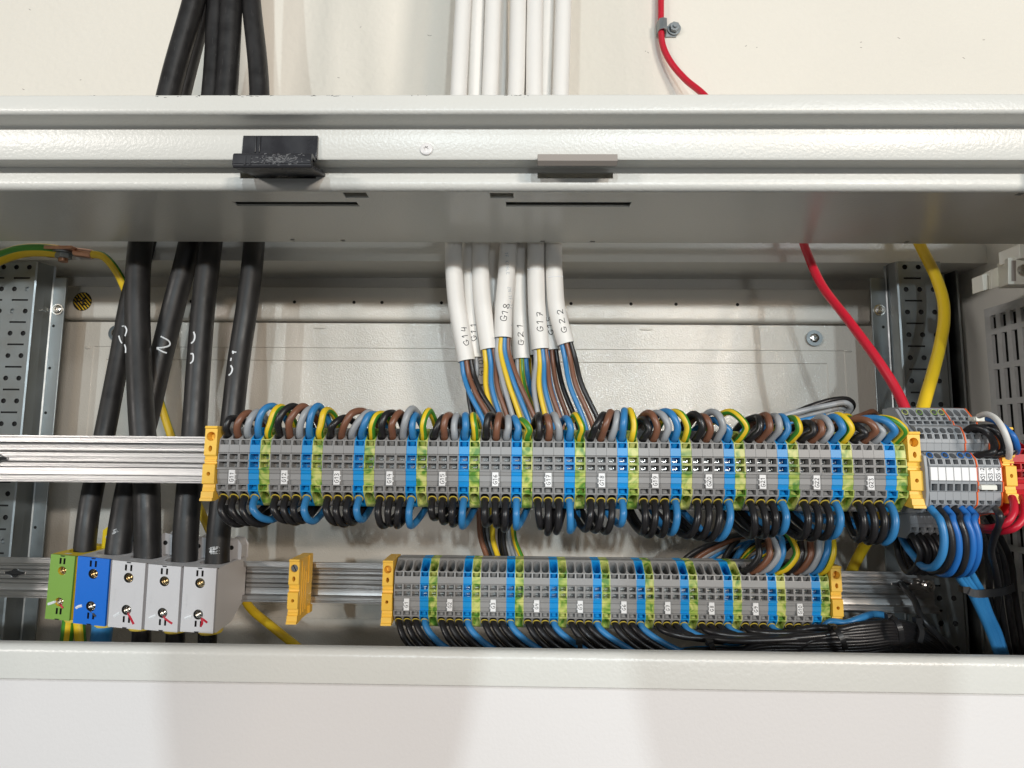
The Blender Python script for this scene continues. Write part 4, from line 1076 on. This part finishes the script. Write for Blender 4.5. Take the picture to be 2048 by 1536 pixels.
c = P(1348, 58, 687.5); mb = MB(); mb.disc(c+Vector((0, 0, 0)), (0, -1, 0), 8.2, 24, 0, 1.2); mk('washer', mb, M['galv'], pc)
mb = MB(); mb.disc(c+Vector((0, -1.2, 0)), (0, -1, 0), 6.4, 6, 0, 4.2); mk('hex_nut', mb, M['galv'], pc, bevel=.5)
mb = MB(); mb.disc(c+Vector((0, -5.4, 0)), (0, -1, 0), 2.6, 16, 0, 2.2); mk('bolt_end', mb, M['galv'], pc)
# loose coil behind the upper row
CO = [('wgrey', [(1380,900,520),(1480,862,528),(1580,828,532),(1650,812,534),(1692,806,536),(1701,816,540),(1690,830,546),(1650,838,552),(1600,850,556)], 'grey wire of the loose coil lying behind the terminals G21 to G23'),
      ('wblack', [(1560,840,540),(1620,813,542),(1670,799,544),(1698,800,548),(1706,812,552),(1695,828,556)], 'black wire on top of the loose coil behind the terminals'),
      ('gy', [(1330,900,514),(1420,872,520),(1520,862,524),(1600,848,526),(1660,838,528),(1695,832,532),(1702,838,538)], 'green and yellow wire stretched along below the loose coil'),
      ('wbrown', [(1640,858,532),(1690,842,536),(1725,830,540),(1744,823,544),(1752,828,552)], 'brown wire end of the loose coil beside the steel upright'),
      ('wgrey', [(1600,880,520),(1660,862,524),(1720,845,528),(1765,840,534),(1790,860,540)], 'grey wire curving behind the terminals G23'),
      ('wblue', [(1330,880,512),(1450,870,516),(1520,852,520),(1600,842,524),(1650,832,526)], 'blue wire lying below the grey wire of the loose coil')]
CO += [('wgrey', [(1400,910,530),(1500,872,536),(1590,838,540),(1650,822,542),(1685,816,544),(1694,824,548),(1680,838,552)], 'lower grey wire nested inside the loose coil'),
       ('wblack', [(1520,880,530),(1600,852,534),(1660,846,538),(1720,834,542),(1742,828,546)], 'black wire leaving the loose coil towards the steel upright')]
for mn, px, lab in CO: simple(px, 2.5, mn, lab, 'loose coil behind the upper row', cat='wire', name='wire', n=10, phase=1)
# wires running behind and below the upper row at the right
BH = [('wblue', [(1560,1030,470),(1640,1040,480),(1700,1050,486),(1740,1058,490),(1800,1070,500)], 'dark blue wire slanting below the terminals G22 and G23'),
      ('wblue', [(1575,1025,480),(1650,1034,490),(1710,1040,496),(1760,1046,500)], 'second dark blue wire slanting below the terminals G22'),
      ('wblack', [(1500,1062,540),(1470,1085,546),(1450,1115,550),(1435,1150,556)], 'black wire diving behind the lower terminals by the tag G9'),
      ('wblue', [(1520,1068,545),(1492,1090,550),(1470,1118,556),(1455,1150,560)], 'blue wire diving behind the lower terminals by the tag G9'),
      ('gy', [(1530,1075,548),(1505,1095,552),(1482,1120,558),(1470,1150,560)], 'green and yellow wire diving behind the lower terminals by the tag G9'),
      ('wblack', [(1610,1070,545),(1580,1088,548),(1560,1112,552),(1540,1150,556)], 'black wire diving behind the lower terminals by the tag G10')]
for mn, px, lab in BH: simple(px, 2.7, mn, lab, 'wires behind the rows', cat='wire', name='wire', n=10)
# ================================================================== DOUBLE-DECK BLOCKS AT THE RIGHT
DY = 417.0
DX0 = P(1860.5, 960, DY).x; DP = (P(1954, 960, DY).x-DX0)/6.0
def dz(py, d): return P(1925, py, DY+d).z
rc = (.5, .5, .42, .42, 2.4)
def dd_prof(tail=True):
    L = [(816, 40, None, None), (817, 30, (.5, .55, .40, .42, 2.4), Vector((0, 8, -6))), (834, 24, (.5, .5, .36, .40, 30), Vector((0, 6, 0))), (841, 22.5, None, None),
         (842, 20, (.5, .5, .42, .40, 30), Vector((0, 5, 0))), (850, 19, None, None), (853, 14, None, None), (855, 12.5, (.5, .5, .41, .42, 2.4), Vector((0, 8, -4))), (868, 10, (.5, .45, .34, .40, 30), Vector((0, 6, 0))), (880, 9, None, None),
         (886, 8.6, None, None), (887, 9.4, None, None), (902, 9.6, None, None), (904, 12, None, None), (905.5, 5, (.5, .52, .42, .44, 2.4), Vector((0, 8, -4))), (918, 1.0, (.5, .45, .34, .38, 30), Vector((0, 6, 0))),
         (931, 0, None, None), (933, -.4, None, None), (934, .8, None, None), (962, .8, None, None), (963, -.3, None, None), (967, -.2, (.5, .5, .39, .44, 30), Vector((0, 6, 0))), (983, .4, None, None), (984, 1.4, None, None),
         (1000, 1.6, (.5, .5, .34, .40, 30), Vector((0, 6, 0))), (1009.5, 2.4, (.5, .5, .42, .46, 2.4), Vector((0, 7, 6))), (1025, 9, None, None)]
    if tail: L += [(1030, 22, None, None), (1033, 24, None, None), (1048, 24, None, None), (1049, 23.4, None, None), (1055, 24, (.5, .5, .36, .42, 30), Vector((0, 6, 0))), (1065, 25, (.5, .5, .42, .46, 2.4), Vector((0, 7, 6))), (1078, 31, None, None)]
    return [(dz(a, b), b, c, d) for a, b, c, d in L]
DB = block_mesh(DP-.14, dd_prof(), 44.0)
DM = mesh('double_deck_block', DB, M['grey2'], Vector((0, 0, 0)), 25)
tm = MB(); zt0, zt1 = dz(935, 0), dz(961, 0)
tm.box(-DP/2+.3, DP/2-.35, -.6, 2.0, zt1, zt0)
TM = mesh('marker_tag', tm, M['tagw'], Vector((0, 0, 0)))
def orange_plate(x, lab):
    pl = [(p[1]-.5, p[0]) for p in dd_prof()]; pl = pl+[(44, pl[-1][1]), (44, pl[0][1])]
    mb = MB(); mb.extrude([(y+DY, z) for y, z in pl], x, x+.75); return mk('separator_plate', mb, M['orange'], label=lab, cat='separator', group='orange separator plates')
XS0 = DX0+6*DP+.95
for i in range(9):
    x = DX0+DP*(i+.5) if i < 6 else XS0+DP*(i-6+.5)
    if i < 6: lab = ['grey double deck block at the end plate, blank white tag', 'grey double deck block with blank tag, second from the grey end plate', 'grey double deck block with blank tag, third from the grey end plate', 'grey double deck block with blank tag, third before the orange plate', 'grey double deck block with blank tag, second before the orange plate', 'grey double deck block with blank tag touching the orange plate'][i]
    else: lab = 'grey double deck block tagged XS%s' % (['1:2', '3:4', '5:6'][i-6])
    o = bpy.data.objects.new('double_deck_block', DM); COL.objects.link(o); place(o, (x, DY, 0)); tag(o, lab, 'terminal block', 'double deck terminal blocks')
    t = bpy.data.objects.new('marker_tag', TM); COL.objects.link(t); place(t, (x, DY, 0), o)
    if i >= 6:
        ink_flat('lettering', ['XS1:2', 'XS3:4', 'XS5:6'][i-6], (x, DY-.6, (zt0+zt1)/2), (0, 0, 1), (-1, 0, 0), 2.7, .42, M['ink'], t, jit=.05, adv=.93)
    if i < 6 and i in (0, 2, 4, 5):                     # blue funnels of the lower entry
        mb = MB(); c = Vector((x, DY+3.2, dz(911, 3.2))); mb.ringdisc(c, (0, -.9, .45), 1.75, 2.3, .3, 18); mk('blue_funnel', mb, M['wdblue'], o)
    if i in (0, 2, 4, 5):
        mb = MB(); c = Vector((x, DY+27, dz(825, 27))); mb.ringdisc(c, (0, -.9, .45), 1.85, 2.25, .3, 18); mk('earth_funnel', mb, M['gy'], o)
orange_plate(DX0+6*DP+.05, 'orange separator plate between the blank tags and the tag XS1:2')
orange_plate(XS0+3*DP+.05, 'orange separator plate after the block tagged XS5:6')
# grey end plate of the double-deck row: seen as a stepped side face
pl = [(p[1]+.6, p[0]) for p in dd_prof(False)]
pl = [(38, dz(818, 38)), (30, dz(819, 30)), (22, dz(845, 22)), (14, dz(862, 14)), (10, dz(880, 10)), (9.5, dz(903, 9)), (2, dz(912, 2)), (1, dz(940, 0)), (1, dz(985, 0)), (3, dz(1012, 3)), (9, dz(1026, 9)), (46, dz(1030, 40)), (46, dz(818, 38))]
mb = MB(); mb.extrude([(DY+y, z) for y, z in pl], DX0-2.4, DX0-.1)
ep = mk('end_plate', mb, M['grey2'], bevel=.4, label='grey stepped end plate beside the blank tagged double deck blocks', cat='end plate')
mb = MB()
for (py, d) in ((868, 30), (940, 20), (962, 14)):
    c = Vector((DX0-2.5, DY+d, dz(py, d))); mb.box(c.x, c.x+.2, c.y, c.y+4, c.z-1.4, c.z+1.4)
    break
mk('moulded_notch', mb, M['dark'], ep)
# jumper pieces
for (px, py, d, wd_, lab) in ((1961, 838, 16, 6.2, 'cream jumper piece plugged into the top of the double deck blocks'), (1979, 975, -2.5, 10.5, 'cream jumper piece plugged below the tags XS3:4 and XS5:6')):
    c = P(px, py, DY+d); mb = MB()
    mb.extrude([(c.y, c.z-1.7), (c.y, c.z+1.3), (c.y+1.0, c.z+1.8), (c.y+8, c.z+1.8), (c.y+8, c.z-2)], c.x-wd_/2, c.x+wd_/2)
    mb.box(c.x-wd_/2-.6, c.x-wd_/2, c.y+1, c.y+7, c.z-1.2, c.z+1)
    mk('jumper', mb, M['cream'], bevel=.35, label=lab, cat='jumper')
# black hoops from the upper deck to the lower deck of the XS blocks
for i in range(3):
    x = XS0+DP*(i+.5)
    a = Vector((x, DY+11, dz(861, 11))); b = Vector((x, DY+3, dz(911, 3))); q = 7.5+i*1.5
    pts = [a+Vector((0, 9, -3)), a, a+Vector((1.2, -4, 2.2)), a+Vector((4.5+i, -8, 1.2)), a+Vector((q, -10, -3)), a.lerp(b, .5)+Vector((q, -10, -1)), b+Vector((q*.6, -8, 2.5)), b+Vector((1.6, -4, 1.0)), b+Vector((0, 0, 0)), b+Vector((0, 8, -4))]
    wire(pts, 2.3, 'wblack', '%s black bridging wire above the tags XS1:2 to XS5:6' % ORD[i], 'black bridging wires')
simple([(1958,832,424),(1972,828,416),(1990,836,408),(2006,858,402),(2016,884,402),(2019,900,406),(2017,915,414)], 1.9, 'wwhite', 'thin white wire arching over to the red terminals', None, cat='wire', name='wire', n=12)
simple([(1975,838,424),(1990,842,416),(2010,856,410),(2026,872,406),(2034,892,408),(2033,905,416)], 1.9, 'wdblue', 'thin blue wire arching over to the red terminals', None, cat='wire', name='wire', n=12)
end_clamp((P(2022, 950, 424).x, 424, P(2022, 940, 424).z), 'yellow end clamp between the XS blocks and the red terminals', wd=7.4)
for i, (px, lab) in enumerate(((2030, 'red terminal block next to the yellow end clamp'), (2050, 'red terminal block furthest from the yellow end clamp'))):
    org = P(px+8, 957, 424); o = block('red', org, lab, 'red terminal blocks')
# red wires below the red blocks
simple([(2024,995,415),(2028,1010,408),(2026,1028,404),(2014,1045,404),(1995,1053,410),(1970,1056,425),(1945,1050,445)], 2.3, 'wred', 'red wire looping back below the red terminals, inner one', 'red wires', cat='wire', name='wire', n=12)
simple([(2045,995,415),(2049,1012,408),(2046,1036,404),(2030,1055,404),(2010,1062,410),(1985,1062,425),(1955,1058,445)], 2.3, 'wred', 'red wire looping back below the red terminals, outer one', 'red wires', cat='wire', name='wire', n=12)
# blue and black loops under the double-deck blocks
LO = [('wblue', 'light blue'), ('wblack', 'black'), ('wdblue', 'strong blue'), ('wblack', 'black'), ('wdblue', 'strong blue'), ('wdblue', 'strong blue')]
LPX = [[(1880,1040),(1888,1075),(1884,1110),(1868,1133),(1848,1134),(1832,1118)],
       [(1893,1040),(1903,1075),(1902,1110),(1888,1137),(1866,1142),(1846,1128)],
       [(1905,1040),(1916,1075),(1916,1112),(1902,1143),(1884,1148),(1862,1134)],
       [(1919,1040),(1930,1072),(1931,1108),(1921,1140),(1902,1149),(1880,1138)],
       [(1933,1040),(1944,1072),(1944,1110),(1932,1140),(1914,1150),(1892,1140)],
       [(1947,1040),(1956,1072),(1956,1108),(1946,1136),(1930,1148),(1908,1140)]]
LLAB = ['light blue wire looping below the block at the grey end plate', 'black wire beside the light blue loop below the double deck blocks', 'strong blue wire between the two black loops', 'black wire between the strong blue loops', 'strong blue wire following the second black loop', 'strong blue wire at the orange plate, outermost of the loops']
for i, (mn, _) in enumerate(LO):
    x = DX0+DP*(i+.5); h = Vector((x, DY+5.5, dz(1017, 5.5)))
    pts = [h+Vector((0, 8, 7)), h, h+Vector((.8, -4, -4))]
    for j, (px, py) in enumerate(LPX[i]): pts.append(P(px, py, DY-3+[0, -2, 0, 8, 20, 34][j]))
    pts.append(pts[-1]+Vector((-2, 12, 14))); pts.append(pts[-1]+Vector((8, 8, 30)))
    wire(pts, 2.2 if i else 2.5, mn, LLAB[i], 'wire loops below the double deck blocks')
# black wires of the lower deck
for i in range(5):
    x = DX0+DP*(i+.5); h = Vector((x, DY+28, dz(1071, 28)))
    pts = [h+Vector((0, 7, 6)), h, h+Vector((.5, -4, -4)), h+Vector((2.0, -6, -12)), h+Vector((2.5, 0, -22)), h+Vector((2, 10, -28)), h+Vector((3, 20, -20)), h+Vector((4, 26, -4))]
    wire(pts, 2.3, 'wblack', '%s black wire below the rear deck, behind the blue loops' % (['first', 'second', 'third', 'fourth', 'fifth'][i]), 'black wires of the rear deck')
simple([(1992,1018,412),(1999,1030,405),(2000,1045,406),(1990,1070,415),(1982,1100,430),(1990,1140,450),(1996,1180,470),(1992,1250,490)], 2.2, 'wblack', 'single thin black wire hanging from the block tagged XS5:6', None, cat='wire', name='wire')
# blue trunk wires towards the bottom right
for i, (dx, lab) in enumerate(((0, 'blue wire of the tied trunk, next to the bare upright'), (14, 'blue wire in the middle of the tied trunk'), (27, 'blue wire of the tied trunk, beside the black wires'), (8, 'blue wire at the back of the tied trunk'))):
    simple([(1885+dx,1118,444),(1908+dx,1138,452),(1922+dx,1160,458),(1942+dx*.8,1185,463),(1962+dx*.6,1225,466),(1980+dx*.6,1265,468),(2000+dx*.5,1320,468),(2015+dx*.5,1370,466)], 2.7, 'wblue', lab, 'blue trunk wires', cat='wire', name='wire', n=12)
BKT = [(1965,1070),(1982,1080),(1976,1075),(1990,1085),(1985,1072),(1994,1062)]
BLAB = ['nearest the blue trunk', 'just beside the cable tie', 'running deepest behind the tie', 'in the middle of the trunk', 'crossing the fan grille', 'starting highest behind the red wires', 'lying against the fan grille', 'starting lowest behind the red wires', 'closest to the red terminals']
for i, (a, b) in enumerate(BKT):
    simple([(a-20,b-35,460+i*3),(a,b,466+i*3),(a+12+i*3,b+60,475+i*3),(a+14+i*4,b+115,480+i*3),(a+22+i*4,b+170,484+i*3),(a+36+i*4,b+250,488+i*3)], 2.3, 'wblack', 'black trunk wire at the cabinet side, %s' % BLAB[i], 'black trunk wires', cat='wire', name='wire', n=10)
# thin loose black wire at the keyhole of the rail
simple([(1803,1168,548),(1812,1180,538),(1828,1200,528),(1838,1225,520),(1850,1245,515),(1880,1275,516),(1925,1318,525)], 2.6, 'tie', 'black cable tie tail pulled through the rail slot', None, cat='cable tie', name='cable_tie')
# ------------------------------------------------------------------ cable ties
def tie(px, label, wd_=4.0, th=1.3):
    pts = cr([P(x, y, Y) for x, y, Y in px], 6); mb = MB(); L = len(pts)
    ax = []
    for i in range(L):
        t = (pts[min(i+1, L-1)]-pts[max(i-1, 0)]).normalized(); nrm = Vector((0, -1, 0)); nrm = (nrm-t*nrm.dot(t)).normalized(); ax.append((t.cross(nrm), nrm))
    for i in range(L-1):
        q = []
        for k in (i, i+1):
            s_, n_ = ax[k]
            q += [pts[k]-s_*wd_/2, pts[k]+s_*wd_/2, pts[k]+s_*wd_/2+n_*th, pts[k]-s_*wd_/2+n_*th]
        mb.add(q, [(0, 1, 5, 4), (1, 2, 6, 5), (2, 3, 7, 6), (3, 0, 4, 7)])
    mb.box(pts[0].x-2.6, pts[0].x+2.6, pts[0].y-3, pts[0].y+2, pts[0].z-2.2, pts[0].z+2.2)
    return mk('cable_tie', mb, M['tie'], label=label, cat='cable tie', group='black cable ties')
tie([(1664,1254,498),(1674,1262,490),(1684,1278,487),(1690,1298,490)], 'black cable tie round the loom below the G10 end clamp')
tie([(1778,1232,498),(1790,1240,492),(1799,1256,488),(1802,1280,490)], 'black cable tie round the loom where the bundle turns down')
tie([(1834,1240,512),(1842,1262,508),(1838,1285,506)], 'black cable tie round the loom beside the rail end')
tie([(1158,1282,500),(1160,1290,498),(1160,1300,500)], 'black cable tie on the wires below the tag G5')
tie([(1418,1284,500),(1424,1292,496),(1426,1304,500)], 'black cable tie on the wires below the tag G8')
tie([(1928,1178,460),(1946,1186,456),(1975,1186,456),(2005,1182,460),(2026,1174,466)], 'black cable tie binding the blue and black trunk wires', 5.5)
# small wires whiskers of a torn tie near the end clamp
# ================================================================== FAN GRILLE AND CREAM HOLDER
XG = XR-9.0
def fng(u, v, d): return Vector((XG+d, u, v))
gy0, gy1 = XG*1200/(1972-1045), 470.0
holes_ = []
ztop_g = P(1985, 640, 588).z
pit = 11.6; hh = [13, 28, 28, 28, 28, 28, 28, 28, 28, 28, 28, 28]
zz = ztop_g
for r_, h in enumerate(hh):
    for c in range(10):
        ya = gy0-7.0-c*pit
        holes_.append((ya-6.4, ya, zz-h, zz))
    zz -= h+5.4
gr = empty('fan_grille', (XG, 530, zz), 'grey slotted fan grille on the cabinet side wall', 'grille')
mb = MB(); plate(mb, fng, gy1, gy0, zz-4, ztop_g+8, holes_, 3.0); mk('grille_frame', mb, M['grille'], gr, bevel=.0)
for c in range(10):
    ya = gy0-7.0-c*pit
    mb = MB(); mb.extrude([(0, 0), (1, 0), (1, 1), (0, 1)], 0, 1); mb = MB()
    a0, a1 = Vector((XG+3.2, ya-6.2, 0)), Vector((XG+7.5, ya+1.0, 0))
    mb.add([(a0.x, a0.y, zz), (a1.x, a1.y, zz), (a1.x, a1.y, ztop_g), (a0.x, a0.y, ztop_g), (a0.x+.8, a0.y-.4, zz), (a1.x+.8, a1.y-.4, zz), (a1.x+.8, a1.y-.4, ztop_g), (a0.x+.8, a0.y-.4, ztop_g)], [(0,1,2,3),(7,6,5,4),(0,4,5,1),(2,6,7,3),(1,5,6,2),(0,3,7,4)])
    mk('louvre', mb, M['grille'], gr)
mb = MB(); mb.box(XR-.9, XR-.3, gy1, gy0, zz, ztop_g); mk('backing', mb, M['dark'], gr)
ch = empty('rail_holder', P(2030, 575, 462), 'cream plastic holder with a screw, projecting from the cabinet side', 'holder')
def hp(px, py, Y): return P(px, py, Y)
mb = MB()
f = [hp(1997, 579, 462), hp(2016, 515, 462)]
# stepped front body
prf = [(1994, 548), (2016, 515), (2090, 515), (2090, 569), (2016, 569), (1997, 579)]
A = [hp(2016, 515, 450), hp(2090, 515, 450), hp(2090, 569, 450), hp(2016, 569, 450)]
B = [hp(1994, 527, 484), hp(2060, 527, 484), hp(2060, 576, 484), hp(1997, 577, 484)]
mb.add(A+B, [(0, 1, 2, 3), (0, 4, 5, 1), (1, 5, 6, 2), (2, 6, 7, 3), (3, 7, 4, 0), (7, 6, 5, 4)])
mk('holder_body', mb, M['cream'], ch, bevel=.6)
mb = MB(); A = [hp(1983, 541, 482), hp(1998, 533, 482), hp(1998, 573, 482), hp(1983, 578, 482)]
B = [q+Vector((0, 9, 0)) for q in A]
mb.add(A+B, [(0, 1, 2, 3), (0, 4, 5, 1), (1, 5, 6, 2), (2, 6, 7, 3), (3, 7, 4, 0), (7, 6, 5, 4)]); mk('arm', mb, M['cream'], ch, bevel=.4)
mb = MB(); A = [hp(1965, 549, 480), hp(1975, 547, 480), hp(1977, 579, 480), hp(1967, 581, 480)]; B = [q+Vector((0, 12, 0)) for q in A]
mb.add(A+B, [(0, 1, 2, 3), (0, 4, 5, 1), (1, 5, 6, 2), (2, 6, 7, 3), (3, 7, 4, 0), (7, 6, 5, 4)])
A = [hp(1974, 552, 484), hp(1986, 546, 484), hp(1986, 577, 484), hp(1974, 580, 484)]; B = [q+Vector((0, 5, 0)) for q in A]
mb.add(A+B, [(0, 1, 2, 3), (0, 4, 5, 1), (1, 5, 6, 2), (2, 6, 7, 3), (3, 7, 4, 0), (7, 6, 5, 4)])
mk('hook', mb, M['cream'], ch, bevel=.4)
mb = MB(); A = [hp(2023, 521, 449.6), hp(2032, 521, 449.6), hp(2032, 562, 449.6), hp(2023, 562, 449.6)]; mb.add(A, [(0, 1, 2, 3)]); mk('slot', mb, M['taupe'], ch)
screw('holder_screw', hp(2046, 541, 450), (0, -1, 0), 4.8, M['steel'], ch, slot='ph', dome=2.6)
mb = MB(); A = [hp(2038, 488, 446), hp(2090, 488, 446), hp(2090, 516, 446), hp(2040, 516, 446)]; B = [q+Vector((0, 20, 0)) for q in A]
mb.add(A+B, [(0, 1, 2, 3), (0, 4, 5, 1), (1, 5, 6, 2), (2, 6, 7, 3), (3, 7, 4, 0), (7, 6, 5, 4)]); mk('upper_arm', mb, M['cream'], ch, bevel=.5)

# ================================================================== PERSON TAKING THE PICTURE (casts the shadows on the lower cover)
def person():
    V_ = [((17,-420,-700),(150,110)), ((17,-425,-560),(150,105)), ((17,-420,-400),(170,105)), ((17,-405,-300),(90,70)), ((17,-370,-215),(58,60)), ((17,-345,-130),(72,85)), ((17,-335,-45),(84,100)), ((17,-335,45),(66,80)),
          ((-150,-420,-330),(62,58)), ((-235,-430,-560),(48,48)), ((-250,-380,-800),(38,38)), ((-245,-350,-900),(34,22)), ((184,-420,-330),(62,58)), ((269,-430,-560),(48,48)), ((284,-380,-800),(38,38)), ((279,-350,-900),(34,22)),
          ((-75,-420,-800),(88,88)), ((-85,-410,-1150),(62,62)), ((-90,-430,-1520),(42,42)), ((-95,-330,-1570),(40,28)), ((109,-420,-800),(88,88)), ((119,-410,-1150),(62,62)), ((124,-430,-1520),(42,42)), ((129,-330,-1570),(40,28))]
    V_ = [((p[0]+20, p[1], -1600+(p[2]+1600)*1.085), (r[0]*(1.22 if i in (5, 6, 7) else 1), r[1])) for i, (p, r) in enumerate(V_)]
    E = [(0,1),(1,2),(2,3),(3,4),(4,5),(5,6),(6,7),(3,8),(8,9),(9,10),(10,11),(3,12),(12,13),(13,14),(14,15),(0,16),(16,17),(17,18),(18,19),(0,20),(20,21),(21,22),(22,23)]
    me = bpy.data.meshes.new('person'); org = Vector((17, -420, -1600))
    me.from_pydata([tuple((Vector(p)-org)*.001) for p, r in V_], E, [])
    o = bpy.data.objects.new('person', me); COL.objects.link(o); place(o, org)
    bpy.context.view_layer.objects.active = o
    sk = o.modifiers.new('skin', 'SKIN')
    if not me.skin_vertices:
        bpy.context.view_layer.update()
        o.select_set(True); bpy.ops.mesh.customdata_skin_add()
    for i, (p, r) in enumerate(V_):
        me.skin_vertices[0].data[i].radius = (r[0]*.001, r[1]*.001)
    me.skin_vertices[0].data[0].use_root = True
    sb = o.modifiers.new('sub', 'SUBSURF'); sb.levels = 2; sb.render_levels = 2
    me.materials.append(mat('dark_clothing', (.05, .05, .06), .85))
    tag(o, 'person in dark clothing standing close in front of the open cabinet', 'person')
person()

# ================================================================== small wear marks
r3 = random.Random(21)
st = []
for (xa, xb, n_) in ((300, 420, 16), (440, 545, 26), (620, 705, 16), (990, 1060, 8), (140, 190, 3), (820, 880, 5)):
    for i in range(n_):
        x = r3.uniform(xa, xb); y = 189.6+abs(r3.gauss(0, 1.6)); st.append([(x, y), (x+r3.uniform(1, 7), y+r3.uniform(-.5, .5))])
decal('paint_chip', tfr, st, .30, M['ink'], off=-.06)
st = []
for (x, y) in ((58, 18), (860, 72), (855, 70), (1490, 93), (1512, 95), (1720, 85), (1925, 115), (1795, 75), (1290, 102), (1295, 104), (45, 178), (720, 55), (675, 155), (1720, 95), (1965, 80), (160, 160)):
    st.append([(x, y), (x+r3.uniform(2, 5), y+r3.uniform(-2, 3))])
decal('plaster_chip', wl_, st, .8, M['taupe'], off=-.25)
